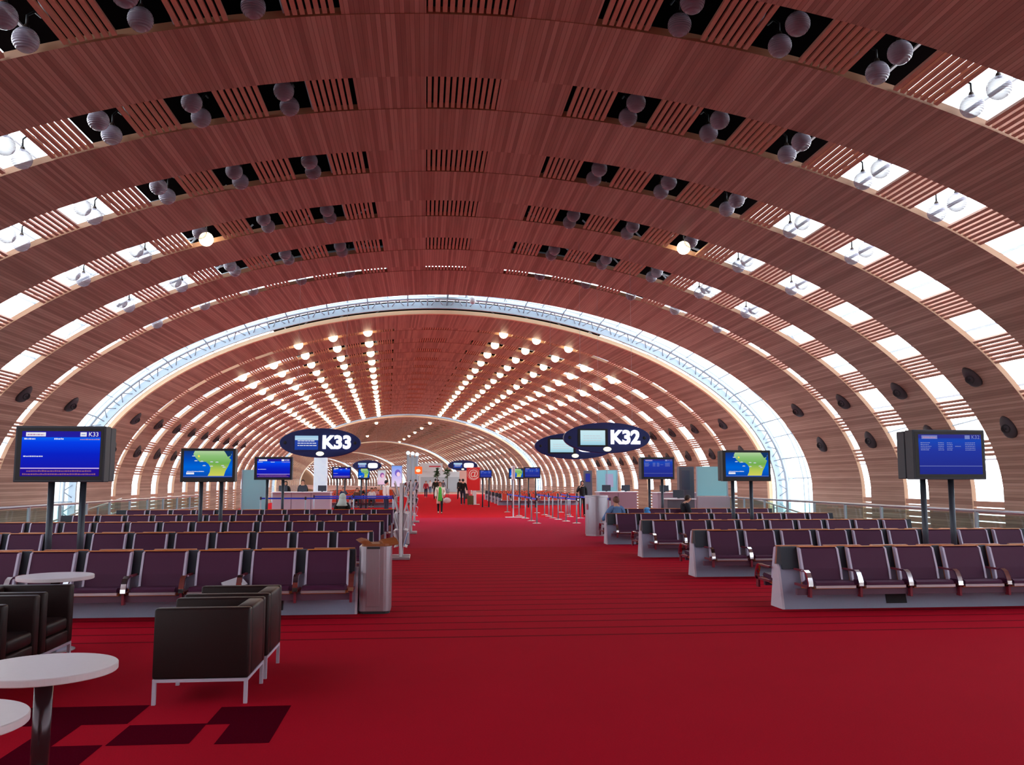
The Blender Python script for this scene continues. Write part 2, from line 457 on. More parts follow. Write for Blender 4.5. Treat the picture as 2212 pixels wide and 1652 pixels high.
CARPET_DARK = grain(pbsdf('maroon_carpet', (84, 6, 28), 1.0, spec=0.0), 90, 0.35)
EDGE_MAT = pbsdf('deck_edge', (150, 150, 155), 0.5)
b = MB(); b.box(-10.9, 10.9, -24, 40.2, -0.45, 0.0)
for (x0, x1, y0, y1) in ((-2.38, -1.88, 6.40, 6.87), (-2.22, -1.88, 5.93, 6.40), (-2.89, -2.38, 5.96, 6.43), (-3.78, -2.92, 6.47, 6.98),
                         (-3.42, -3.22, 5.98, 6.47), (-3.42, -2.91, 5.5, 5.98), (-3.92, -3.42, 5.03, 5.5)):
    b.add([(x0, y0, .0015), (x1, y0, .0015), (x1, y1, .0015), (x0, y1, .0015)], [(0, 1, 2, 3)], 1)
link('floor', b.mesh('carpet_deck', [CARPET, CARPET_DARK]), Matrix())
for V, a, e in ((V2, -2.45, 68), (V3, -2.4, 73), (V4, -2.4, 68), (V5, -2.4, 58), (V6, -2.4, 60)):
    b = MB(); b.box(-11.4, 11.4, a, e, -0.45, -0.004)
    cm = (bpy.data.materials.get('bounce_tint_floor') or pbsdf('bounce_tint_floor', (206, 142, 120), 0.7)) if V is not V2 else pbsdf('red_carpet_far', (196, 24, 38), 1.0, spec=0.02)  # beyond the second vault, hidden floor coloured for its bounce onto the ceiling
    link('floor', b.mesh('carpet_far', cm), V)

# ------------------------------------------------------------------ object materials
ORD = ['', 'first', 'second', 'third', 'fourth', 'fifth', 'sixth', 'seventh', 'eighth', 'ninth', 'tenth', 'eleventh', 'twelfth', 'thirteenth', 'fourteenth', 'fifteenth', 'sixteenth', 'seventeenth']
LEATHER = pbsdf('aubergine_leather', (78, 36, 66), 0.5, spec=0.22)
SIDE_HIGHLIGHT = pbsdf('highlight_leather', (196, 188, 212), 0.4)  # pale tone paints the light caught by the cushion sides
SEATBACK = pbsdf('navy_mesh_panel', (32, 40, 54), 0.55)
PLINTH = grain(pbsdf('blue_grey_plinth', (146, 152, 180), 0.45), 60, 0.05)
PLINTH_END = pbsdf('pale_grey_end_panel', (204, 196, 212), 0.45)
PLY = pbsdf('orange_plywood', (206, 118, 50), 0.4)
CHROME = pbsdf('polished_chrome', (225, 225, 230), 0.08, 1.0)
MAROON = pbsdf('maroon_painted_steel', (120, 34, 52), 0.35)
BEAM = pbsdf('plum_beam', (92, 62, 84), 0.4)
ALU = pbsdf('aluminium', (190, 190, 198), 0.3, 0.8)
VENT = pbsdf('dark_vent', (38, 40, 46), 0.7)
BROWN_LEATHER = grain(pbsdf('dark_brown_leather', (38, 24, 25), 0.42, spec=0.22), 120, 0.12)
WHITE_METAL = pbsdf('white_powder_coat', (188, 180, 200), 0.4)
WHITE_TOP = grain(pbsdf('white_laminate', (214, 206, 212), 0.35), 30, 0.04)
BRUSHED = grain(pbsdf('brushed_steel', (176, 172, 184), 0.3, 0.75), 8, 0.12, stretch=(30, 30, 0.3))
BLACK = pbsdf('black_plastic', (20, 21, 25), 0.45)
CHARCOAL = pbsdf('charcoal_casing', (50, 54, 66), 0.5)
POLE = pbsdf('slate_pole', (62, 70, 82), 0.4, 0.3)
NAVY = pbsdf('navy_sign', (20, 36, 104), 0.45)
def globe_glass():
    m = pbsdf('prismatic_glass', (150, 142, 160), 0.2, spec=0.8)
    nt = m.node_tree; b = nt.nodes['Principled BSDF']; o = nt.nodes['Material Output']; N = nt.nodes.new; L = nt.links.new
    tc = N('ShaderNodeTexCoord'); wv = N('ShaderNodeTexWave'); wv.bands_direction = 'Z'; wv.inputs['Scale'].default_value = 9.0; L(tc.outputs['Object'], wv.inputs['Vector'])
    bp = N('ShaderNodeBump'); bp.inputs['Strength'].default_value = 0.6; bp.inputs['Distance'].default_value = 0.02; L(wv.outputs['Fac'], bp.inputs['Height']); L(bp.outputs[0], b.inputs['Normal'])
    t = N('ShaderNodeBsdfTransparent'); fr = N('ShaderNodeLayerWeight'); fr.inputs['Blend'].default_value = 0.35; mx = N('ShaderNodeMixShader')
    ma = N('ShaderNodeMath'); ma.operation = 'MULTIPLY_ADD'; ma.inputs[1].default_value = 0.35; ma.inputs[2].default_value = 0.60; L(fr.outputs['Facing'], ma.inputs[0])
    L(ma.outputs[0], mx.inputs[0]); L(t.outputs[0], mx.inputs[1]); L(b.outputs[0], mx.inputs[2]); L(mx.outputs[0], o.inputs['Surface'])
    return m
GLOBE = globe_glass()
GLOBE_LIT = glow('lit_globe', (255, 236, 196), 14.0)
GLOBE_CAP = pbsdf('globe_cap', (60, 46, 40), 0.4, 0.6)
NOZZLE = pbsdf('nozzle_grey', (70, 62, 70), 0.55)
NOZZLE_IN = pbsdf('nozzle_mouth', (40, 37, 43), 0.6)
PAPER = pbsdf('newsprint', (206, 204, 214), 0.8)
PAPER_BLUE = pbsdf('blue_cover', (120, 160, 205), 0.6)
PAPER_TAN = pbsdf('tan_cover', (206, 176, 160), 0.6)
PAPER_PINK = pbsdf('pink_cover', (200, 120, 160), 0.6)
WHITE = pbsdf('white_paint', (224, 224, 230), 0.4)
BLUE_TAPE = pbsdf('blue_belt', (36, 70, 214), 0.6)
CYAN_GLASS = pbsdf('cyan_frosted_glass', (140, 206, 216), 0.15, spec=0.5)
DESK = pbsdf('mauve_grey_laminate', (172, 160, 172), 0.45)
DESK_DARK = pbsdf('dark_grey_laminate', (88, 86, 98), 0.45)

# ------------------------------------------------------------------ globe lamps and air nozzles
def globe_meshes():
    g = MB(); g.ball((0, 0, 0), 0.205, 20, 14)
    c = MB(); c.lathe([(0.001, 0.262), (0.035, 0.262), (0.045, 0.235), (0.055, 0.205), (0.06, 0.19), (0.001, 0.188)], 16)
    a = MB(); a.tube([(0, 0, 0.24), (0, 0, 0.42), (0, 0.25, 0.62), (0, 0.5, 0.66)], 0.02, 8)
    return g.mesh('globe', GLOBE, True), g.mesh('globe_lit', GLOBE_LIT, True), c.mesh('cap', GLOBE_CAP, True), a.mesh('arm', DSTEEL, True)
GM, GML, CM, AM = globe_meshes()
def globe_lamp(M, flip, lit, label, group, parts=True, scale=1.0):
    o = bpy.data.objects.new('globe_lamp', None); COL.objects.link(o); o.empty_display_size = 0.1
    o.matrix_world = M @ Matrix.Rotation(0 if flip else math.pi, 4, 'Z') @ Matrix.Scale(scale, 4)
    tag(o, label, 'lamp', group)
    for nm, me in (('globe', GML if lit else GM), ('cap', CM), ('bracket_arm', AM)):
        k = bpy.data.objects.new(nm, me); COL.objects.link(k); k.parent = o
        if not parts: break
    return o
def window_mid(k): return (WIN[k][0] + WIN[k][1]) / 2
SIDE = {1: 'K32', -1: 'K33'}
for gi, g in enumerate(G1[9:] + [32.8]):
    n_before = len(G1[9:]) + 1 - gi
    for sg in (1, -1):
        for k in range(5):
            s = sg * window_mid(k) + PSH
            x, z = sec(s, 0.03)
            if g > 32:
                globe_lamp(Matrix.Translation((x, g + 0.35, z)), False, False, 'clear unlit glass globe, %s opening from crown, narrow gap before truss arch, %s side' % (ORD[k + 1], SIDE[sg]), 'glass globe lamps in the near vault')
                continue
            for q, yy in ((0, 0.42), (1, 1.17)):
                lit = (abs(g - G1[12]) < .1 and k == 2 and q == 1)
                lab = ('single glowing glass globe, third opening from crown, %s side' % SIDE[sg]) if lit else \
                    'clear unlit globe, %s of pair, %s opening from crown, %s gap before truss, %s side' % ('farther' if q else 'nearer', ORD[k + 1], ORD[n_before], SIDE[sg])
                globe_lamp(Matrix.Translation((x, g + yy, z)), q == 1, lit, lab, 'glass globe lamps in the near vault')
for j in range(16):
    l = 4.2 + 0.35 if j == 0 else 7.7 + PER * (j - 1) + 0.75
    for sg in (1, -1):
        for k in range(5):
            if j == 0 and k > 2: continue
            x, z = sec(sg * window_mid(k) + PSH, 0.02)
            globe_lamp(V2 @ Matrix.Translation((x, l, z)), False, True, 'glowing globe lamp, %s opening from crown, %s gap beyond truss arch, %s side' % (ORD[k + 1], ORD[j + 1], SIDE[sg]),
                       'glowing globe lamps in the second vault', parts=j < 5, scale=1.15)
def nozzle_meshes():
    """wall at x = 0, hall towards -x, camera end towards -y, z up along the arch"""
    b = MB(); n, m = 24, 7; V_ = []
    for i in range(m + 1):
        t = math.pi / 2 * (1 - i / m)
        for k in range(n):
            a = 2 * math.pi * k / n; c, d = math.cos(a), math.sin(a)
            ry = .30 if c < 0 else .24; rz = .40 if d > 0 else .30
            V_.append((-.17 * math.cos(t) - .06 * max(0, -d) * math.cos(t) - .004, ry * math.sin(t) * c, rz * math.sin(t) * d))
    F_ = [(i * n + k, i * n + (k + 1) % n, (i + 1) * n + (k + 1) % n, (i + 1) * n + k) for i in range(m) for k in range(n)] + [tuple(range(n))]
    b.add(V_, F_)
    q = MB(); prof = [(.085, -.02), (.125, .03), (.135, .06), (.12, .075), (.095, .06), (.07, .01), (.03, .0), (.028, .05), (.001, .055)]
    q.lathe(prof, 20)
    return b.mesh('nozzle_shell', NOZZLE, True), q.mesh('nozzle_mouth', NOZZLE_IN, True)
NS, NMh = nozzle_meshes()
def nozzle(V, sg, s, y, label, group):
    x, z = sec(sg * s, 0.0); x2, z2 = sec(sg * s, 0.5)
    tilt = math.atan2(z2 - z, abs(x2 - x))
    M = V @ Matrix.Translation((x, y, z)) @ Matrix.Scale(sg, 4, (1, 0, 0)) @ Matrix.Rotation(-tilt, 4, 'Y')
    o = bpy.data.objects.new('air_nozzle', None); COL.objects.link(o); o.matrix_world = M; o.empty_display_size = 0.1
    tag(o, label, 'air nozzle', group)
    k = bpy.data.objects.new('shell', NS); COL.objects.link(k); k.parent = o
    k = bpy.data.objects.new('mouth', NMh); COL.objects.link(k); k.parent = o
    k.location = (-0.13, -0.07, 0.05); k.rotation_euler = (0, R(-78), R(28))
for i in range(5):
    y = 35.75 - PER * i - (0 if i == 0 else 0.15)
    for sg in (1, -1):
        for s, w in ((15.97, 'upper'), (17.74, 'lower')):
            if sg < 0 and i > 2 : continue
            nozzle(V1, sg, s, y, 'dark oval air nozzle, %s one on the %s timber rib before truss, %s wall' % (w, ORD[i + 1], SIDE[sg]), 'air nozzles on the near vault')
for i in range(9):
    l = 2.1 if i == 0 else 6.4 + PER * (i - 1) + (PER if i > 1 else 0) * 0
    if i >= 2: l = 7.7 + PER * (i - 2) + GAPW + (PER - GAPW) / 2
    for sg in (1, -1):
        for s, w in ((15.97, 'upper'), (17.74, 'lower')):
            nozzle(V2, sg, s, l, 'dark oval air nozzle, %s one on the %s rib beyond truss, %s wall' % (w, ORD[i + 1], SIDE[sg]), 'air nozzles on the second vault')

for j in (0, 3, 6, 9, 12, 15):
    for sg in ((1, -1) if j in (0, 9) else (1,)):
        x, z = sec(sg * window_mid(0) + PSH, 0.0)
        globe_lamp(V3 @ Matrix.Translation((x, 7.7 + PER * j + .75, z)), False, True, 'small glowing lamp, %s along the dim third vault, %s side of crown' % (ORD[j // 3 + 1], SIDE[sg]), 'sparse glowing lamps on the third vault', False, 1.1)
# ------------------------------------------------------------------ bench seating
PITCH = 0.66
def bench_parts(leather, ply):
    P = {}
    def inset_poly(poly): return poly
    # one seat on the camera side (-y); the other side is the same turned round
    q = MB(); q.prism([(-0.60, 0.375), (-0.60, 0.345), (-0.56, 0.325), (-0.20, 0.30), (-0.16, 0.33), (-0.20, 0.375), (-0.40, 0.385), (-0.56, 0.395)], -0.25, 0.25, 'x'); P['seat'] = q.mesh('seat', leather)
    q = MB(); q.prism([(-0.25, 0.36), (-0.20, 0.34), (-0.085, 0.775), (-0.105, 0.785), (-0.145, 0.765), (-0.22, 0.52)], -0.243, 0.243, 'x'); P['backrest'] = q.mesh('backrest', leather)
    q = MB()
    for sx in (-1, 1):  # pale side strips, the highlight is put into their colour
        q = MB(); q.prism([(-0.262, 0.36), (-0.20, 0.34), (-0.08, 0.772), (-0.105, 0.782), (-0.152, 0.765), (-0.23, 0.52)], sx * 0.243, sx * 0.268, 'x')
        P['side_highlight%d' % sx] = q.mesh('side_highlight', SIDE_HIGHLIGHT)
    q = MB(); q.prism([(-0.135, 0.786), (-0.07, 0.786), (-0.062, 0.794), (-0.12, 0.796)], -0.256, 0.256, 'x')
    q.prism([(-0.20, 0.30), (-0.17, 0.30), (-0.045, 0.786), (-0.072, 0.786)], -0.256, 0.256, 'x')
    q.prism([(-0.575, 0.30), (-0.18, 0.265), (-0.18, 0.30), (-0.575, 0.333)], -0.265, 0.265, 'x'); P['shell'] = q.mesh('plywood_shell', ply)
    q = MB(); q.box(-0.262, 0.262, -0.618, -0.578, 0.312, 0.342); P['seat_edge'] = q.mesh('seat_edge', ALU)
    q = MB(); pts = [(-0.42, 0.52), (-0.50, 0.525), (-0.56, 0.50), (-0.60, 0.44), (-0.625, 0.38), (-0.63, 0.335)]
    inn = [(y + 0.025, z - 0.015) for (y, z) in pts][::-1]
    q.prism(pts + inn, -0.03, 0.03, 'x'); P['armrest'] = q.mesh('armrest', CHROME)
    q = MB(); q.box(-0.016, 0.016, -0.46, -0.14, 0.497, 0.52); q.box(-0.014, 0.014, -0.62, -0.54, 0.20, 0.35); q.box(-0.014, 0.014, -0.62, -0.15, 0.305, 0.335)
    P['bracket'] = q.mesh('bracket', MAROON)
    return P
BP = bench_parts(LEATHER, PLY)
def bench(name, loc, n, rz, label, group, end_sign=1, P=None, vent=(), detail=True):
    """back-to-back row of n seats a side; x runs from the aisle end outwards along end_sign"""
    P = P or BP
    L = n * PITCH + 0.30; s0 = 0.20 if end_sign > 0 else 0.05
    r = empty(name, loc, rz, label, 'seating', group)
    def X(a): return end_sign * a
    x0, x1 = sorted((X(0.03), X(L)))
    MB().prism([(-0.20, 0.0), (0.20, 0.0), (0.075, 0.52), (0.045, 0.56), (-0.045, 0.56), (-0.075, 0.52)], x0, x1, 'x').build('plinth', PLINTH, r)
    e0, e1 = sorted((X(0.0), X(0.03)))
    MB().prism([(-0.20, 0.0), (0.20, 0.0), (0.075, 0.52), (0.045, 0.56), (-0.045, 0.56), (-0.075, 0.52)], e0, e1, 'x').build('end_panel', PLINTH_END, r)
    a0, a1 = sorted((X(0.05), X(L)))
    MB().prism([(-0.11, 0.50), (0.11, 0.50), (0.05, 0.785), (-0.05, 0.785)], a0, a1, 'x').build('back_panel', SEATBACK, r)
    MB().box(a0, a1, -0.56, -0.50, 0.225, 0.30).box(a0, a1, 0.50, 0.56, 0.225, 0.30).build('beam', BEAM, r)
    for vx in vent: MB().prism([(-0.197, 0.06), (-0.160, 0.20), (-0.154, 0.20), (-0.19, 0.06)], X(vx) - 0.14, X(vx) + 0.14, 'x').build('vent_panel', VENT, r)
    def part(nm, key, x, back, parent=r):
        k = bpy.data.objects.new(nm, P[key]); COL.objects.link(k); k.parent = parent
        if parent is r:
            k.location = (x - ((0.22 if end_sign > 0 else -0.06) if back else 0), 0, 0); k.rotation_euler = (0, 0, math.pi if back else 0)
        return k
    for i in range(n):
        x = X(s0 + PITCH * (i + 0.5))
        for back in (False, True):
            if not detail and back: continue
            s = part('seat', 'seat', x, back); part('seat_edge', 'seat_edge', 0, back, s)
            bk = part('backrest', 'backrest', x, back); part('plywood_shell', 'shell', 0, back, bk); part('side_highlight', 'side_highlight1', 0, back, bk); part('side_highlight', 'side_highlight-1', 0, back, bk)
    for i in range(n + 1):
        x = X(s0 + PITCH * i)
        for back in (False, True):
            if not detail and back: continue
            a = part('armrest', 'armrest', x, back); part('bracket', 'bracket', 0, back, a)
    return r
ROWY = [11.45, 15.32, 19.25, 23.2, 27.2]
for i, y in enumerate(ROWY):
    bench('bench_row', (3.70 + 0.04 * i if i < 4 else 5.05, y, 0), 9 if i < 4 else 7, 0, 'aubergine leather back-to-back bench row, %s from the open carpet, on the steel drum side' % ORD[i + 1], 'bench rows by gate K32', 1, vent=((1.55,) if i == 0 else ()))
    bench('bench_row', (-1.74, y + 0.12, 0), 12, 0, 'aubergine leather back-to-back bench row, %s from the brown armchairs, on the litter bin side' % ORD[i + 1], 'bench rows by gate K33', -1, vent=((1.05,) if i == 0 else ()))

# ------------------------------------------------------------------ armchairs, tables
def armchair(loc, rz, label):
    """cube armchair, front towards -x"""
    r = empty('armchair', loc, rz, label, 'armchair', 'brown leather cube armchairs')
    W, D = 0.70, 0.68
    MB().box(0.22, 0.352, -D / 2 + .104, D / 2 - .104, 0.185, 0.70).build('backrest', BROWN_LEATHER, r, True, 0.025, 3)
    for sy in (-1, 1):
        y0, y1 = sorted((sy * D / 2, sy * (D / 2 - 0.105)))
        MB().box(-0.35, 0.35, y0, y1, 0.185, 0.70).build('armrest', BROWN_LEATHER, r, True, 0.02, 3)
    MB().box(-0.35, 0.225, -0.235, 0.235, 0.185, 0.30).build('seat_base', BROWN_LEATHER, r, True, 0.015, 2)
    MB().box(-0.345, 0.222, -0.232, 0.232, 0.30, 0.42).build('seat_cushion', BROWN_LEATHER, r, True, 0.035, 3)
    f = MB()
    f.box(-0.345, 0.345, -0.335, -0.31, 0.162, 0.185).box(-0.345, 0.345, 0.31, 0.335, 0.162, 0.185)
    f.box(-0.345, -0.32, -0.31, 0.31, 0.162, 0.185).box(0.32, 0.345, -0.31, 0.31, 0.162, 0.185)
    f.build('frame', WHITE_METAL, r)
    for sx in (-1, 1):
        for sy in (-1, 1):
            x0, x1 = sorted((sx * 0.345, sx * 0.318)); y0, y1 = sorted((sy * 0.335, sy * 0.308))
            MB().box(x0, x1, y0, y1, 0, 0.165).build('leg', WHITE_METAL, r)
    return r
armchair((-2.565, 7.30, 0), 0, 'dark brown leather cube armchair with its back to the aisle, beside the dark carpet squares')
armchair((-2.565, 8.12, 0), 0, 'dark brown leather cube armchair between its twin and the bench row')
armchair((-4.49, 8.37, 0), math.pi, 'dark brown leather cube armchair by the small far round table, opening towards the aisle')
armchair((-4.47, 7.59, 0), math.pi, 'dark brown leather cube armchair in the middle of the three facing the aisle')
armchair((-4.46, 6.80, 0), math.pi, 'dark brown leather cube armchair mostly hidden behind the large round table, facing the aisle')
def table(loc, label, h=0.70, r0=0.35):
    r = empty('round_table', loc, 0, label, 'table', 'round white tables')
    MB().lathe([(0.001, h - 0.036), (r0 - 0.004, h - 0.036), (r0, h - 0.032), (r0, h - 0.004), (r0 - 0.004, h), (0.001, h)], 64).build('table_top', WHITE_TOP, r)
    MB().lathe([(0.045, 0.02), (0.045, h - 0.036)], 20).build('pole', pbsdf('table_pole', (70, 60, 66), 0.2, 0.7), r, True)
    MB().lathe([(0.001, 0), (0.21, 0), (0.21, 0.008), (0.19, 0.014), (0.05, 0.022), (0.001, 0.022)], 32).build('base', ALU, r)
    return r
table((-2.86, 4.91, 0), 'round white table with thick edge standing before the brown armchairs')
table((-2.87, 3.87, 0), 'round white table closest to the camera, cut by the frame edge')
table((-4.54, 9.28, 0), 'small white round table between the armchairs and the bench row', 0.72)
mg = MB(); mg.add([(-.12, -.14, 0.0), (.12, -.14, 0.0), (.12, .14, .0), (-.12, .14, .0), (-.12, -.14, .008), (.12, -.14, .008), (.12, .14, .03), (-.12, .14, .03)], [(0, 1, 2, 3), (4, 5, 6, 7), (0, 1, 5, 4), (2, 3, 7, 6), (1, 2, 6, 5), (0, 3, 7, 4)])
o = mg.build('magazine', PAPER, None, loc=(-3.20, 11.18, 0.40)); o.rotation_euler = (R(10), R(-16), R(25)); tag(o, 'pale open magazine lying on a seat of the bench row behind the armchairs', 'magazine')

# ------------------------------------------------------------------ bins
def litter_bin(loc, label, bag):
    r = empty('litter_bin', loc, 0, label, 'bin', 'tall steel litter bins')
    pts = []; w, d, c = 0.20, 0.23, 0.09
    for cx, cyy, a0 in ((w - c, -d + c, -90), (w - c, d - c, 0), (-w + c, d - c, 90), (-w + c, -d + c, 180)):
        for k in range(5):
            a = R(a0 + 22.5 * k); pts.append((cx + c * math.cos(a), cyy + c * math.sin(a)))
    MB().prism(pts, 0.03, 0.83, 'z').build('body', BRUSHED, r, False, 0.006, 2)
    MB().prism([(x * 0.94, y * 0.94) for x, y in pts], 0, 0.03, 'z').build('foot', VENT, r)
    MB().box(-0.10, 0.06, -0.237, -0.231, 0.09, 0.80).build('door', BRUSHED, r, False, 0.004)
    MB().box(-0.10, 0.06, -0.241, -0.236, 0.80, 0.825).build('slot', VENT, r)
    if bag:
        bagm = pbsdf('brown_liner', (150, 84, 44), 0.5)
        q = MB().prism([(x * 0.86, y * 0.86) for x, y in pts], 0.83, 0.86, 'z')
        q.build('liner', bagm, r)
        for (x, y, rzz, rx) in ((-0.14, -0.10, 20, 24), (0.16, -0.06, -62, 30)):
            f = MB().prism([(-0.10, 0.0), (-0.04, 0.045), (0.03, 0.05), (0.09, 0.02), (0.09, -0.005), (0, -0.015)], -0.10, 0.10, 'y').build('liner_flap', bagm, r, False, 0.006)
            f.location = (x, y, 0.865); f.rotation_euler = (R(rx * 0.3), R(rx * 0.7), R(rzz))
    else: MB().prism([(x * 0.9, y * 0.9) for x, y in pts], 0.83, 0.86, 'z').build('lid', ALU, r)
    return r
litter_bin((-1.53, 11.58, 0), 'tall brushed steel litter bin with brown liner flaps at the first bench end', True)
litter_bin((-1.50, 23.4, 0), 'pale steel litter bin standing at a farther bench end beside the magazine racks', False)
r = empty('steel_drum', (4.28, 26.75, 0), 0, 'wide brushed steel drum standing between the queue barriers and the bench rows', 'drum')
MB().lathe([(0.345, 0.05), (0.345, 1.14), (0.36, 1.145), (0.36, 1.19), (0.34, 1.205), (0.001, 1.205)], 48).build('body', BRUSHED, r, False)
MB().lathe([(0.33, 0.0), (0.33, 0.05), (0.001, 0.05)], 48).build('plinth', ALU, r)
MB().box(-0.335, -0.29, -0.20, -0.12, 0.78, 0.95).build('notice', pbsdf('pink_notice', (205, 120, 130), .6), r)

# ------------------------------------------------------------------ screens on poles
def ramp_glow(name, stops, s=1.0):
    m = bpy.data.materials.new(name); m.use_nodes = True; nt = m.node_tree
    for n in list(nt.nodes): nt.nodes.remove(n)
    o = nt.nodes.new('ShaderNodeOutputMaterial'); e = nt.nodes.new('ShaderNodeEmission'); tc = nt.nodes.new('ShaderNodeTexCoord')
    sp = nt.nodes.new('ShaderNodeSeparateXYZ'); r = nt.nodes.new('ShaderNodeValToRGB')
    nt.links.new(tc.outputs['Generated'], sp.inputs[0]); nt.links.new(sp.outputs['Z'], r.inputs[0]); nt.links.new(r.outputs[0], e.inputs[0])
    el = r.color_ramp.elements
    el[0].position = stops[0][0]; el[0].color = lin(*stops[0][1]); el[1].position = stops[-1][0]; el[1].color = lin(*stops[-1][1])
    for p, c in stops[1:-1]: k = el.new(p); k.color = lin(*c)
    e.inputs[1].default_value = s; nt.links.new(e.outputs[0], o.inputs[0]); return m
BLUE_A = ramp_glow('blue_display', [(0.0, (36, 18, 130)), (0.16, (36, 16, 150)), (0.17, (22, 24, 172)), (0.5, (10, 34, 196)), (0.76, (6, 62, 232)), (0.86, (10, 96, 240)), (0.87, (34, 30, 160)), (1.0, (36, 28, 150))])
BLUE_D = ramp_glow('dim_blue_display', [(0.0, (36, 44, 132)), (0.2, (36, 46, 140)), (0.6, (36, 54, 158)), (0.84, (28, 70, 180)), (0.9, (30, 64, 170)), (0.91, (44, 48, 140)), (1.0, (48, 50, 138))])
SEA = ramp_glow('map_sea', [(0.0, (14, 40, 104)), (0.06, (10, 76, 178)), (0.4, (0, 100, 214)), (0.7, (4, 72, 178)), (1.0, (22, 52, 120))])
LAND = ramp_glow('map_land', [(0.0, (206, 206, 90)), (0.25, (176, 196, 84)), (0.5, (112, 172, 80)), (0.8, (140, 190, 120)), (1.0, (176, 208, 158))])
W_GLOW = glow('white_text', (232, 232, 240), 1.0); P_GLOW = glow('pale_pink_text', (200, 150, 190), 0.8); O_GLOW = glow('orange_text', (170, 110, 140), 0.7)
Y_GLOW = glow('yellow_sun', (250, 224, 70), 1.0); G_GLOW = glow('grey_cloud', (196, 206, 214), 1.0); DIM_GLOW = glow('dim_text', (120, 130, 190), 1.0); NAVY_GLOW = glow('map_deep', (24, 60, 110), 0.8)
def text_mesh(s, size, depth=0.004, bold=0.0):
    c = bpy.data.curves.new('lettering', 'FONT'); c.body = s; c.size = size; c.extrude = depth; c.offset = bold; c.align_x = 'CENTER'; c.align_y = 'CENTER'; c.resolution_u = 3
    o = bpy.data.objects.new('lettering', c); COL.objects.link(o)
    me = bpy.data.meshes.new_from_object(o.evaluated_get(bpy.context.evaluated_depsgraph_get())); bpy.data.objects.remove(o); bpy.data.curves.remove(c)
    return me
def lettering(s, size, mat, parent, loc, depth=0.004, bold=0.0, rot=(math.pi / 2, 0, 0), name='lettering'):
    me = text_mesh(s, size, depth, bold); me.materials.clear(); me.materials.append(mat)
    o = bpy.data.objects.new(name, me); COL.objects.link(o); o.parent = parent; o.location = loc; o.rotation_euler = rot; return o
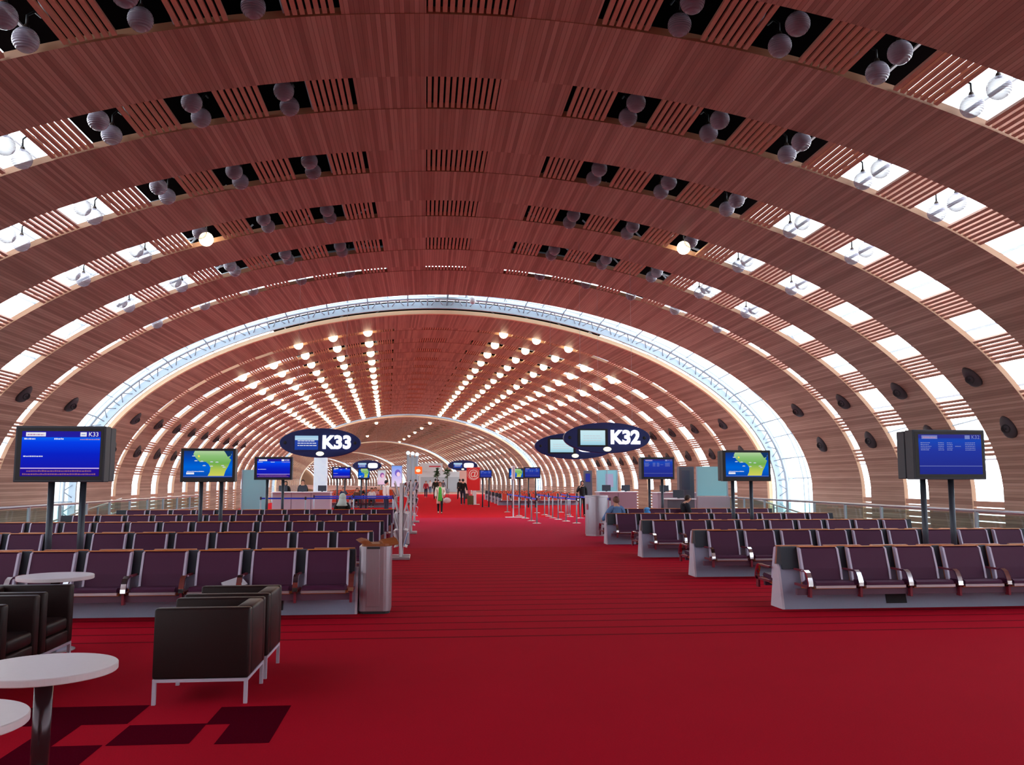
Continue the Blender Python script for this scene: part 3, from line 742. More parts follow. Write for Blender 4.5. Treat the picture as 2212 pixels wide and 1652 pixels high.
def display_stand(cx, y, w, h, zb, poles, kind, label, depth=0.46, text=None):
    r = empty('display_stand', (cx, y, 0), 0, label, 'information screen', 'information screens on twin poles')
    case = CHARCOAL if kind in ('blue', 'list') else BLACK
    d1 = depth * 0.46
    MB().box(-w / 2, w / 2, 0, d1, zb, zb + h).build('casing', case, r, False, 0.012)
    MB().box(-w / 2 + .01, w / 2 - .01, depth - d1, depth, zb + .01, zb + h - .01).build('rear_casing', case, r, False, 0.012)
    MB().box(-w / 2 + .05, w / 2 - .05, d1, depth - d1, zb + .04, zb + h - .04).build('spine', BLACK, r)
    for px in poles: MB().lathe([(0.045, 0.0), (0.045, zb + 0.01)], 16, (px - cx, depth / 2, 0)).build('pole', POLE, r, True)
    MB().box(min(poles) - cx - .1, max(poles) - cx + .1, depth / 2 - .12, depth / 2 + .12, 0, 0.012).build('base_plate', POLE, r)
    bx = 0.09 * w; bz = 0.10 * h
    sx0, sx1, sz0, sz1 = -w / 2 + bx * .85, w / 2 - bx * .62, zb + bz * 1.05, zb + h - bz * .95
    if kind == 'map': sx0, sx1, sz0, sz1 = -w / 2 + .06 * w, w / 2 - .05 * w, zb + .135 * h, zb + h - .075 * h
    MB().box(-w / 2 + .03, w / 2 - .03, -0.004, 0.0, zb + .03, zb + h - .03).build('bezel', BLACK, r)
    s = MB().box(sx0, sx1, -0.008, -0.003, sz0, sz1).build('screen', BLUE_A if kind == 'blue' else BLUE_D if kind == 'list' else SEA, r)
    def U(u): return sx0 + (sx1 - sx0) * u
    def Vv(v): return sz0 + (sz1 - sz0) * v
    def quad(mb, u0, u1, v0, v1, k=1): mb.box(U(u0), U(u1), -0.008 - 0.0015 * k, -0.008, Vv(v0), Vv(v1))
    def blurb(mb, u0, u1, v, hh, k=1, seed=1):
        rr = random.Random(seed); u = u0
        while u < u1:
            q = min(rr.uniform(0.012, 0.035), u1 - u); 
            if q < .006: break
            quad(mb, u, u + q, v, v + hh * rr.uniform(.7, 1.0), k); u += q + 0.006
    if kind in ('blue', 'list'):
        bright = kind == 'blue'
        a = MB(); quad(a, 0.05, 0.30, 0.885, 0.975); a.build('logo_panel', W_GLOW if bright else glow('dim_panel', (120, 128, 190), 1), s)
        a = MB(); blurb(a, 0.07, 0.28, 0.91, 0.03, 2, 5); a.build('text_line', P_GLOW, s)
        a = MB(); quad(a, 0.74, 0.82, 0.885, 0.98); a.build('pictogram', W_GLOW if bright else DIM_GLOW, s)
        a = MB(); quad(a, 0.755, 0.805, 0.92, 0.935, 2); a.build('pictogram_plane', DIM_GLOW, s)
        if text: lettering(text, (sz1 - sz0) * 0.135, W_GLOW if bright else DIM_GLOW, s, (U(0.91), -0.011, Vv(0.93)), 0.001, name='gate_number')
        a = MB(); quad(a, 0.0, 1.0, 0.165 if bright else .2, 0.19 if bright else .212); a.build('divider', glow('pale_line', (190, 170, 230), 1) if bright else DIM_GLOW, s)
        if bright:
            a = MB(); blurb(a, .03, .17, .815, .03, 1, 2); a.build('text_line', W_GLOW, s); a = MB(); blurb(a, .41, .54, .815, .035, 1, 3); a.build('text_line', W_GLOW, s)
            a = MB(); blurb(a, .74, .99, .81, .025, 1, 4); a.build('text_line', P_GLOW, s)
            a = MB(); blurb(a, .03, .28, .43, .025, 1, 6); a.build('text_line', W_GLOW, s)
            a = MB(); blurb(a, .08, .90, .10, .035, 1, 7); blurb(a, .03, .96, .03, .035, 1, 8); a.build('text_line', O_GLOW, s)
        else:
            a = MB()
            for q in range(5):
                v = .60 + .045 * q
                blurb(a, .03, .16 + .02 * (q % 3), v, .022, 1, 20 + q); blurb(a, .31, .40, v, .022, 1, 30 + q); blurb(a, .45, .54, v, .022, 1, 40 + q); blurb(a, .74, .90, v, .022, 1, 50 + q)
            blurb(a, .58, .67, .69, .022, 1, 60); a.build('text_line', DIM_GLOW, s)
    else:
        def poly(pts, mat, nm, k=1):
            P = [(U(u), Vv(1 - v)) for u, v in pts]; n = len(P); y0, y1 = -0.008 - .0015 * k, -0.008
            MB().prism(P, y0, y1, 'y').build(nm, mat, s)
        poly([(.22, 0), (.19, .12), (.25, .28), (.33, .42), (.45, .41), (.51, .50), (.55, .62), (.54, .80), (.50, .94), (.83, .94), (.86, .75), (.92, .55), (.97, .33), (.93, .27), (.98, .12), (.93, 0)], LAND, 'land')
        poly([(.82, 0), (.86, .10), (.90, .22), (.96, .18), (.985, .06), (.97, 0)], NAVY_GLOW, 'inland_sea', 2)
        a = MB()
        for (u, v) in ((.20, .20), (.25, .38), (.37, .40), (.57, .42), (.68, .43), (.42, .56), (.57, .58), (.80, .56), (.83, .62)):
            a.prism([(U(u + .035 * math.cos(t * .628)), Vv(1 - v + .03 * math.sin(t * .628) * (1.0 if t < 6 else .4))) for t in range(10)], -0.0115, -0.008, 'y')
        a.build('cloud_symbol', G_GLOW, s)
        MB().prism([(U(.305 + .022 * math.cos(t * .628)), Vv(.80 + .04 * math.sin(t * .628))) for t in range(10)], -0.0125, -0.008, 'y').build('sun_symbol', Y_GLOW, s)
        a = MB(); quad(a, .06, .22, .12, .19, 2); a.build('caption_panel', W_GLOW, s)
        a = MB(); blurb(a, .07, .42, .215, .03, 2, 9); a.build('text_line', W_GLOW, s)
        a = MB(); quad(a, 0, 1, .035, .05, 2); a.build('divider', DIM_GLOW, s)
    return r
display_stand(-6.11, 13.2, 1.24, 0.80, 1.63, (-6.29, -5.85), 'blue', 'blue flight screen reading K33 on twin poles behind the first bench row', 0.46, 'K33')
display_stand(7.30, 13.2, 1.20, 0.78, 1.67, (6.98, 7.45), 'list', 'dim blue flight screen listing departures on twin poles, beside the K32 side wall', 0.5, 'K32')
display_stand(-5.95, 21.2, 1.24, 0.78, 1.62, (-6.12, -5.66), 'map', 'weather map screen on twin poles among the bench rows by the litter bins side', 0.32)
display_stand(6.98, 21.2, 1.22, 0.76, 1.64, (6.68, 7.15), 'map', 'weather map screen on twin poles in front of the cyan glass partition', 0.42)
display_stand(-5.80, 29.2, 1.20, 0.74, 1.68, (-6.0, -5.5), 'blue', 'small blue flight screen on twin poles under the K33 oval sign', 0.3, 'K33')
display_stand(6.87, 29.2, 1.14, 0.74, 1.70, (6.62, 7.06), 'list', 'small bright blue flight screen on twin poles, under the K32 oval sign', 0.42, 'K32')
display_stand(-5.75, 52, 1.10, 0.72, 1.74, (-5.98, -5.55), 'blue', 'distant blue flight screen beside the white light column', 0.3)
display_stand(-4.60, 54, 0.70, 0.70, 1.72, (-4.75, -4.45), 'map', 'distant weather screen under the far oval sign', 0.3)
display_stand(5.72, 55, 1.06, 0.70, 1.80, (5.5, 5.95), 'list', 'distant blue flight screen above the orange seats, on the queue barrier side', 0.3)
display_stand(4.62, 54, 0.92, 0.66, 1.76, (4.4, 4.85), 'map', 'distant weather screen behind the white pole sign', 0.3)
display_stand(2.88, 56, 0.80, 0.52, 1.82, (2.7, 3.1), 'list', 'distant blue flight screen beside the red banner', 0.3)

# ------------------------------------------------------------------ oval gate signs
def oval_sign(cx, y, cz, w, h, text, label, bright_screen=True, scr=None):
    r = empty('oval_gate_sign', (cx, y, cz), 0, label, 'gate sign', 'navy oval gate signs')
    pts = [(w / 2 * math.cos(2 * math.pi * k / 56), h / 2 * math.sin(2 * math.pi * k / 56)) for k in range(56)]
    MB().prism(pts, -0.11, 0.11, 'y').build('panel', NAVY, r, False, 0.02, 2)
    sx0, sx1, sz0, sz1 = scr or (-0.31 * w, -0.025 * w, -0.24 * h, 0.24 * h)
    MB().box(sx0 - .03 * w, sx1 + .03 * w, -0.125, -0.11, sz0 - .05 * h, sz1 + .05 * h).build('monitor_frame', NAVY if not bright_screen else BLACK, r, False, 0.004)
    m = ramp_glow('sign_monitor', [(0, (30, 60, 150)), (.68, (40, 70, 170)), (.7, (190, 220, 235)), (1, (150, 190, 220))]) if not bright_screen else ramp_glow('sign_monitor_pale', [(0, (150, 200, 220)), (.4, (190, 226, 236)), (1, (200, 232, 240))])
    s = MB().box(sx0, sx1, -0.132, -0.125, sz0, sz1).build('monitor', m, r)
    a = MB(); rr = random.Random(int(cx * 10))
    for q in range(3):
        u = sx0 + .12 * (sx1 - sx0)
        while u < sx1 - .2 * (sx1 - sx0): k = rr.uniform(.02, .05) * w; a.box(u, min(u + k, sx1 - .05), -.1335, -.132, sz0 + (.28 + .16 * q) * (sz1 - sz0), sz0 + (.31 + .16 * q) * (sz1 - sz0) + .01); u += k + .015
    a.build('text_line', W_GLOW if not bright_screen else G_GLOW, s)
    if text: lettering(text, h * 0.60, glow('sign_letters', (255, 255, 255), 2.0), r, (0.205 * w, -0.13, 0.0), 0.015, 0.026, name='gate_number')
    else: MB().prism([(0.20 * w + 0.165 * w * math.copysign(abs(math.cos(t * .314)) ** .5, math.cos(t * .314)), 0.23 * h * math.copysign(abs(math.sin(t * .314)) ** .5, math.sin(t * .314))) for t in range(20)], -.14, -.11, 'y').build('lit_number_panel', glow('sign_letters', (255, 255, 255), 2.0), r)
    k = MB().ball((0, 0, 0), 0.07 * h * 2.0, 16, 8, sq=(1.0, .5, .55)); k.build('lamp', glow('sign_lamp', (250, 245, 205), 1.6), r, True, loc=(0.0, -0.10, -0.37 * h))
    for sx in (-0.43, 0.43):
        MB().ball((sx * w, -.11, 0), 0.055, 12, 6, sq=(1, .3, 1)).build('bolt_cover', BLACK, r, True)
    for sx in (-0.3, 0.3):
        xx = cx + sx * w; zz = sec_z(xx, y) - cz + 0.1
        MB().tube([(sx * w, 0, h * .35), (sx * w, 0, zz)], 0.004, 6).build('cable', STEEL, r)
    return r
def sec_z(x, y):
    off = 0.0 if y < 42 else math.tan(T2) * (y - 42.2)
    q = abs(x + off); lo, hi = 0.0, SQ
    for _ in range(40):
        m = (lo + hi) / 2
        if sec0(m)[0] < q: lo = m
        else: hi = m
    return sec0(lo)[1]
oval_sign(-4.35, 29.5, 2.885, 2.62, 0.96, 'K33', 'navy oval gate sign reading K33', False)
oval_sign(4.88, 28.0, 3.02, 2.82, 0.98, 'K32', 'navy oval gate sign reading K32', True)
oval_sign(4.86, 34.0, 2.99, 3.15, 1.02, '', 'navy oval gate sign half hidden behind the K32 sign', True)
oval_sign(-5.58, 72, 2.86, 2.3, 0.88, '', 'distant navy oval sign above the orange lounge seats', False)
oval_sign(2.10, 72, 2.89, 2.4, 0.84, '', 'distant navy oval sign above the red banner', False)

# ------------------------------------------------------------------ magazine racks
def rack(x, y, label, mats):
    r = empty('magazine_rack', (x, y, 0), 0, label, 'magazine rack', 'white magazine racks along the aisle')
    MB().box(-0.20, 0.20, -0.18, 0.18, 0, 0.05).build('foot', ALU, r, False, 0.01)
    MB().box(-0.035, 0.035, -0.03, 0.03, 0.05, 1.60).build('post', WHITE, r, False, 0.008)
    MB().box(-0.045, 0.045, 0.50, 0.56, 0.05, 1.60).build('post', WHITE, r, False, 0.008)
    MB().box(-0.20, 0.20, 0.35, 0.71, 0, 0.05).build('foot', ALU, r, False, 0.01)
    for k in range(4):
        z = 0.28 + 0.35 * k
        for sx in (-1, 1):
            M = Matrix.Translation((sx * 0.055, 0.265, z)) @ Matrix.Rotation(sx * R(16), 4, 'Y')
            s = MB().box(-0.006, 0.006, -0.30, 0.30, 0.0, 0.33, 0, M).box(-0.006 if sx > 0 else -0.09, 0.09 if sx > 0 else .006, -0.30, 0.30, -0.012, 0.004, 0, M).build('shelf', WHITE, r)
            for q, yy in enumerate((-0.14, 0.14)):
                g = MB().box(0.008 if sx > 0 else -.028, 0.028 if sx > 0 else -.008, yy - 0.125, yy + 0.125, 0.005, 0.29, 0, M)
                g.build('magazine', mats[(k * 3 + q + (sx > 0) * 2) % len(mats)], s)
    return r
rack(-1.42, 19.1, 'white magazine rack with newspapers, the first one past the litter bin', [PAPER, PAPER, PAPER_BLUE, PAPER, PAPER_TAN])
rack(-1.36, 28.2, 'white magazine rack with pink and grey covers, between two others', [PAPER, PAPER_PINK, PAPER, PAPER_BLUE])
rack(-1.34, 35.7, 'white magazine rack, the farthest one from the litter bin', [PAPER, PAPER, PAPER_PINK])

# ------------------------------------------------------------------ queue barriers
STM = None
def stanchion(p, nxt, label, group):
    r = empty('queue_stanchion', (p[0], p[1], 0), 0, label, 'queue barrier', group)
    def me_base(): return MB().lathe([(0.001, 0), (0.17, 0), (0.17, 0.008), (0.06, 0.03), (0.001, 0.03)], 24).mesh('base', ALU)
    def me_post(): return MB().lathe([(0.028, 0.03), (0.028, 0.88), (0.001, 0.88)], 14).mesh('post', STEEL, True)
    def me_head(): return MB().lathe([(0.034, 0.88), (0.036, 0.99), (0.03, 1.0), (0.001, 1.0)], 14).mesh('head', CHARCOAL, True)
    for nm, fn in (('base', me_base), ('post', me_post), ('head', me_head)):
        k = bpy.data.objects.new(nm, cached(('st', nm), fn)); COL.objects.link(k); k.parent = r
    if nxt:
        d = Vector((nxt[0] - p[0], nxt[1] - p[1], 0)); a = math.atan2(d.y, d.x); L = d.length
        k = MB().box(0.034, L - 0.034, -0.002, 0.002, 0.90, 0.965).build('belt', BLUE_TAPE, r); k.rotation_euler = (0, 0, a)
    return r
QA = [(3.43, 34.5), (3.48, 36.7), (3.51, 39.2), (3.52, 42.0), (3.43, 47.0)]
QB = [(5.0, 34.5), (4.85, 36.2), (4.78, 37.9), (4.76, 39.4), (4.84, 41.2), (4.88, 43.0), (4.86, 45.8)]
QC = [(6.35, 34.6), (6.1, 37.0), (5.96, 39.1), (5.75, 40.7), (5.99, 42.7), (6.21, 46.4)]
for nm, Q in (('outer aisle line', QA), ('middle line', QB), ('line along the counter', QC)):
    for i, p in enumerate(Q):
        stanchion(p, Q[i + 1] if i + 1 < len(Q) else None, '%s silver belt stanchion from the steel drum, blue belt, %s' % (ORD[i + 1], nm), 'queue stanchions by the steel drum')
QL = [(-7.6, 37.2), (-5.8, 37.2), (-4.0, 37.2), (-2.2, 37.2)]
for i, p in enumerate(QL): stanchion(p, QL[i + 1] if i < 3 else None, '%s silver belt stanchion from the grey counter, nearer blue belt line on K33 side' % ORD[i + 1], 'queue stanchions on the K33 side')
QM = [(-6.0, 41.6), (-4.2, 41.6), (-2.4, 41.6)]
for i, p in enumerate(QM): stanchion(p, QM[i + 1] if i < 2 else None, '%s silver belt stanchion from the grey counter, farther blue belt line on K33 side' % ORD[i + 1], 'queue stanchions on the K33 side')
r = empty('pole_sign', (3.08, 40.3, 0), 0, 'tall thin white pole sign standing at the edge of the queue', 'sign')
MB().lathe([(0.03, 0.02), (0.03, 1.75)], 12).build('post', WHITE, r, True)
MB().box(-0.35, 0.55, -0.22, 0.22, 0, 0.02).build('base', WHITE, r)
MB().box(-0.06, 0.06, -0.25, 0.25, 1.70, 2.32).build('sign_panel', WHITE, r, False, 0.02)

# ------------------------------------------------------------------ counters, partitions, rails
def counter(x0, x1, y0, y1, h, label, dark=False, gaps=3):
    r = empty('gate_counter', ((x0 + x1) / 2, (y0 + y1) / 2, 0), 0, label, 'counter'); w = x1 - x0; d = y1 - y0
    MB().box(-w / 2 + .04, w / 2 - .04, -d / 2 + .06, d / 2, 0, h - .04).build('body', DESK_DARK if dark else DESK, r)
    MB().box(-w / 2, w / 2, -d / 2 - .04, d / 2 + .04, h - .04, h).build('worktop', WHITE, r, False, 0.008)
    for k in range(1, gaps): MB().box(-w / 2 + w * k / gaps - .01, -w / 2 + w * k / gaps + .01, -d / 2 + .052, -d / 2 + .064, .05, h - .05).build('joint', DESK_DARK, r)
    for k in range(gaps):
        x = -w / 2 + w * (k + .5) / gaps
        MB().box(x - .2, x + .2, 0.0, 0.04, h + .03, h + .30).build('monitor', CHARCOAL, r, False, .008); MB().box(x - .04, x + .04, 0, .05, h, h + .05).build('monitor_foot', CHARCOAL, r)
    return r
counter(-8.1, -5.35, 42.6, 43.6, 1.13, 'long pale grey gate counter under the K33 sign')
counter(6.9, 8.7, 39.6, 40.6, 1.16, 'pale grey gate counter with the seated agent, behind the steel drum', gaps=2)
counter(8.9, 10.7, 37.0, 38.0, 1.16, 'pale grey gate counter in front of the cyan noticeboard glass', gaps=2)
counter(7.65, 8.72, 31.0, 31.7, 1.02, 'dark grey counter with glass front below the dark totem', True, 1)
def partition(x0, x1, y, z0, z1, label, notice=False, base=0.0):
    r = empty('glass_partition', ((x0 + x1) / 2, y, 0), 0, label, 'partition'); w = x1 - x0
    MB().box(-w / 2 + .02, w / 2 - .02, -.012, .012, z0, z1).build('glass', CYAN_GLASS, r)
    for k in (-1, 0, 1) if notice else (-1, 1):
        MB().box(k * (w / 2 - .02) - .02, k * (w / 2 - .02) + .02, -.03, .03, 0, z1).build('post', STEEL, r)
    if base: MB().box(-w / 2, w / 2, -.2, .2, 0, base).build('plinth', DESK, r)
    if notice: MB().box(-.08, .30, -.02, -.014, 1.35, 1.98).build('notice', pbsdf('notice_paper', (178, 176, 206), .7), r)
    return r
partition(9.36, 10.6, 33, 1.08, 2.19, 'cyan glass partition on a mauve base in front of the rail', base=1.06)
partition(7.25, 8.3, 42, 0.05, 2.16, 'cyan glass partition carrying a pale printed notice', True)
partition(-8.95, -7.8, 40, 0.05, 2.13, 'cyan glass partition under the small flight screen, on the K33 side')
r = empty('information_totem', (9.25, 34, 0), 0, 'dark grey totem beside the cyan partition', 'totem')
MB().box(-.3, .3, -.15, .15, 0, 2.2).build('body', DESK_DARK, r, False, .01); MB().box(-.2, .12, -.158, -.15, 1.3, 2.05).build('screen', pbsdf('dark_screen', (78, 76, 96), .2), r)
r = empty('information_totem', (7.02, 43, 0), 0, 'dark grey totem with a small blue screen, beside the noticeboard glass', 'totem')
MB().box(-.2, .2, -.12, .12, 0, 2.15).build('body', DESK_DARK, r, False, .01); MB().box(-.13, .1, -.128, -.12, 1.6, 2.0).build('screen', glow('totem_screen', (50, 54, 150), .9), r)
r = empty('light_column', (-6.35, 47, 0), 0, 'white translucent square column standing under the K33 sign', 'column')
MB().box(-.32, .32, -.32, .32, .1, 2.85).build('shade', grain(pbsdf('milky_glass', (206, 222, 232), .3, emit=(200, 220, 235), estr=.35), 4, .2), r, False, .02)
MB().box(-.34, .34, -.34, .34, 0, .1).build('base', STEEL, r); MB().box(-.34, .34, -.34, .34, 2.85, 2.92).build('cap', STEEL, r)
RAILG = glass('rail_glass', (0.80, 0.93, 0.90), 0.10)
def balustrade(pts, label, h=1.02, zs=None, step=1.9):
    r = empty('glass_balustrade', (pts[0][0], pts[0][1], 0), 0, label, 'balustrade', 'glass balustrades')
    o = Vector((pts[0][0], pts[0][1], 0)); zs = zs or [0] * len(pts)
    P = [Vector((p[0], p[1], z)) - o for p, z in zip(pts, zs)]
    MB().tube([p + Vector((0, 0, h)) for p in P], 0.032, 10).build('handrail', ALU, r, True)
    mr = MB(); mr.tube([p + Vector((0, 0, h * .52)) for p in P], 0.018, 8); mr.build('mid_rail', STEEL, r, True)
    for a, c in zip(P[:-1], P[1:]):
        L = (c - a).length; n = max(1, int(round(L / step)))
        for k in range(n):
            q0 = a.lerp(c, k / n); q1 = a.lerp(c, (k + 1) / n)
            t = (q1 - q0); t.z = 0; t.normalize()
            MB().box(q0.x - .03, q0.x + .03, q0.y - .03, q0.y + .03, q0.z - .3, q0.z + h).build('post', STEEL, r)
            e0 = q0 + t * .06; e1 = q1 - t * .06; dz = (q1.z - q0.z)
            g = MB(); nx = Vector((-t.y, t.x, 0)) * .006
            vs = [e0 - nx + Vector((0, 0, .08)), e1 - nx + Vector((0, 0, .08)), e1 + nx + Vector((0, 0, .08)), e0 + nx + Vector((0, 0, .08))]
            vs += [v + Vector((0, 0, h - .14)) for v in vs]
            g.add(vs, [(0, 1, 2, 3), (4, 5, 6, 7), (0, 1, 5, 4), (1, 2, 6, 5), (2, 3, 7, 6), (3, 0, 4, 7)]); g.build('glass', RAILG, r)
    return r
balustrade([(10.65, 6), (10.65, 33.4)], 'long glass balustrade with steel handrail along the deck edge, K32 side')
balustrade([(-10.65, 8), (-10.65, 40)], 'long glass balustrade with steel handrail along the deck edge, K33 side')
RAMP = grain(pbsdf('ramp_grey', (170, 172, 170), 0.6), 2, .08)
for sx, nm in ((1, 'right'), (-1, 'left')):
    pts = [(sx * 15.3, 12), (sx * 15.3, 34)]
    b = MB(); b.prism([(11, -2.6), (38, -0.1), (38, -0.4), (11, -2.9)], sx * 12.0 - 1.3 if sx < 0 else 10.95, sx * 10.95 if sx < 0 else 13.3, 'x'); link('floor', b.mesh('ramp', RAMP), Matrix())
balustrade([(13.35, 12), (13.35, 38)], 'sloping glass balustrade of the ramp beyond the deck, K32 side', zs=[-2.5, -0.1], step=2.6)
balustrade([(-13.35, 12), (-13.35, 38)], 'sloping glass balustrade of the ramp beyond the deck, K33 side', zs=[-2.5, -0.1], step=2.6)
o = MB().lathe([(0.001, -.2), (.10, -.18), (.15, -.08), (.16, .02), (.16, .08), (.06, .12), (.04, .3), (.001, .3)], 20).build('dome_camera', WHITE, None, True, loc=(1.15, 39.6, 9.86)); tag(o, 'white dome camera hanging in the truss joint near the crown', 'camera')

# ------------------------------------------------------------------ people
SKIN = pbsdf('skin', (206, 150, 124), 0.55); SKIN_D = pbsdf('skin_dark', (110, 74, 56), 0.55)
def skinned(name, nodes, edges, mat, parent, sub=1, root=None, extra=None):
    """one continuous surface grown around a skeleton. nodes: name -> (x, y, z, rx[, ry])"""
    keys = list(nodes); idx = {k: i for i, k in enumerate(keys)}
    me = bpy.data.meshes.new(name); me.from_pydata([nodes[k][:3] for k in keys], [(idx[a], idx[b]) for a, b in edges], [])
    o = bpy.data.objects.new(name, me); COL.objects.link(o)
    md = o.modifiers.new('skin', 'SKIN'); md.use_smooth_shade = True
    lay = me.skin_vertices[0].data if me.skin_vertices else None
    if lay is None:
        bm = bmesh.new(); bm.from_mesh(me); bm.verts.layers.skin.verify(); bm.to_mesh(me); bm.free(); lay = me.skin_vertices[0].data
    for k in keys:
        n = nodes[k]; lay[idx[k]].radius = (n[3], n[4] if len(n) > 4 else n[3]); lay[idx[k]].use_root = (k == (root or keys[0]))
    if sub: m2 = o.modifiers.new('sub', 'SUBSURF'); m2.levels = sub; m2.render_levels = sub
    bpy.context.view_layer.update()
    res = bpy.data.meshes.new_from_object(o.evaluated_get(bpy.context.evaluated_depsgraph_get()))
    bpy.data.objects.remove(o)
    for p in res.polygons: p.use_smooth = True
    if extra:
        bm = bmesh.new(); bm.from_mesh(res)
        t = bpy.data.meshes.new('t'); t.from_pydata(extra.v, [], extra.f); bm.from_mesh(t); bm.normal_update(); bmesh.ops.recalc_face_normals(bm, faces=bm.faces)
        for f in bm.faces: f.smooth = True
        bm.to_mesh(res); bm.free(); bpy.data.meshes.remove(t)
    res.materials.clear(); res.materials.append(mat)
    k = bpy.data.objects.new(name, res); COL.objects.link(k); k.parent = parent
    return k
def P0(h=1.70):
    j = {'pelvis': (0, 0, .94, .135, .10), 'waist': (0, 0, 1.10, .125, .09), 'chest': (0, 0, 1.28, .145, .10), 'neck0': (0, -.01, 1.44, .075, .07), 'neck': (0, 0, 1.50, .052),
         'jaw': (0, .025, 1.555, .062, .072), 'skull': (0, .01, 1.63, .076, .092), 'crown': (0, 0, 1.68, .045, .055),
         'shL': (-.175, 0, 1.385, .058), 'elL': (-.215, -.03, 1.11, .043), 'wrL': (-.225, .03, .87, .028), 'haL': (-.225, .045, .80, .036, .016),
         'shR': (.175, 0, 1.385, .058), 'elR': (.215, -.03, 1.11, .043), 'wrR': (.225, .03, .87, .028), 'haR': (.225, .045, .80, .036, .016),
         'hipL': (-.09, 0, .88, .088), 'knL': (-.10, .015, .49, .058), 'anL': (-.10, -.01, .085, .038), 'toL': (-.105, .13, .03, .034, .026),
         'hipR': (.09, 0, .88, .088), 'knR': (.10, .015, .49, .058), 'anR': (.10, -.01, .085, .038), 'toR': (.105, .13, .03, .034, .026)}
    return j
BODY_E = [('pelvis', 'waist'), ('waist', 'chest'), ('chest', 'neck0'), ('neck0', 'neck'), ('neck', 'jaw'), ('jaw', 'skull'), ('skull', 'crown'),
          ('neck0', 'shL'), ('shL', 'elL'), ('elL', 'wrL'), ('wrL', 'haL'), ('neck0', 'shR'), ('shR', 'elR'), ('elR', 'wrR'), ('wrR', 'haR'),
          ('pelvis', 'hipL'), ('hipL', 'knL'), ('knL', 'anL'), ('anL', 'toL'), ('pelvis', 'hipR'), ('hipR', 'knR'), ('knR', 'anR'), ('anR', 'toR')]
def fingers(j):
    """five bent fingers on each hand, rooted in the palm"""
    m = MB()
    for S, sg in (('L', -1), ('R', 1)):
        w = Vector(j['wr' + S][:3]); h = Vector(j['ha' + S][:3]); d = (h - w).normalized()
        fwd = Vector((0, 1, 0)) - d * d.y
        if fwd.length < .2: fwd = Vector((0, 0, 1)) - d * d.z
        fwd.normalize(); side = d.cross(fwd).normalized()
        inw = side if side.x * sg < 0 else -side
        for i, L in enumerate((.070, .080, .074, .058)):
            off = fwd * (.027 - .018 * i); p0 = h + off + d * .012
            m.tube([p0, p0 + d * L * .45, p0 + d * L * .75 + inw * .012, p0 + d * L * .92 + inw * .03], [.0095, .009, .008, .006], 6)
        p0 = w.lerp(h, .55) + fwd * .028
        m.tube([p0, p0 + fwd * .022 + d * .022, p0 + fwd * .024 + d * .052 + inw * .008], [.011, .010, .007], 6)
    return m
HEADK = ('neck', 'jaw', 'skull', 'crown')
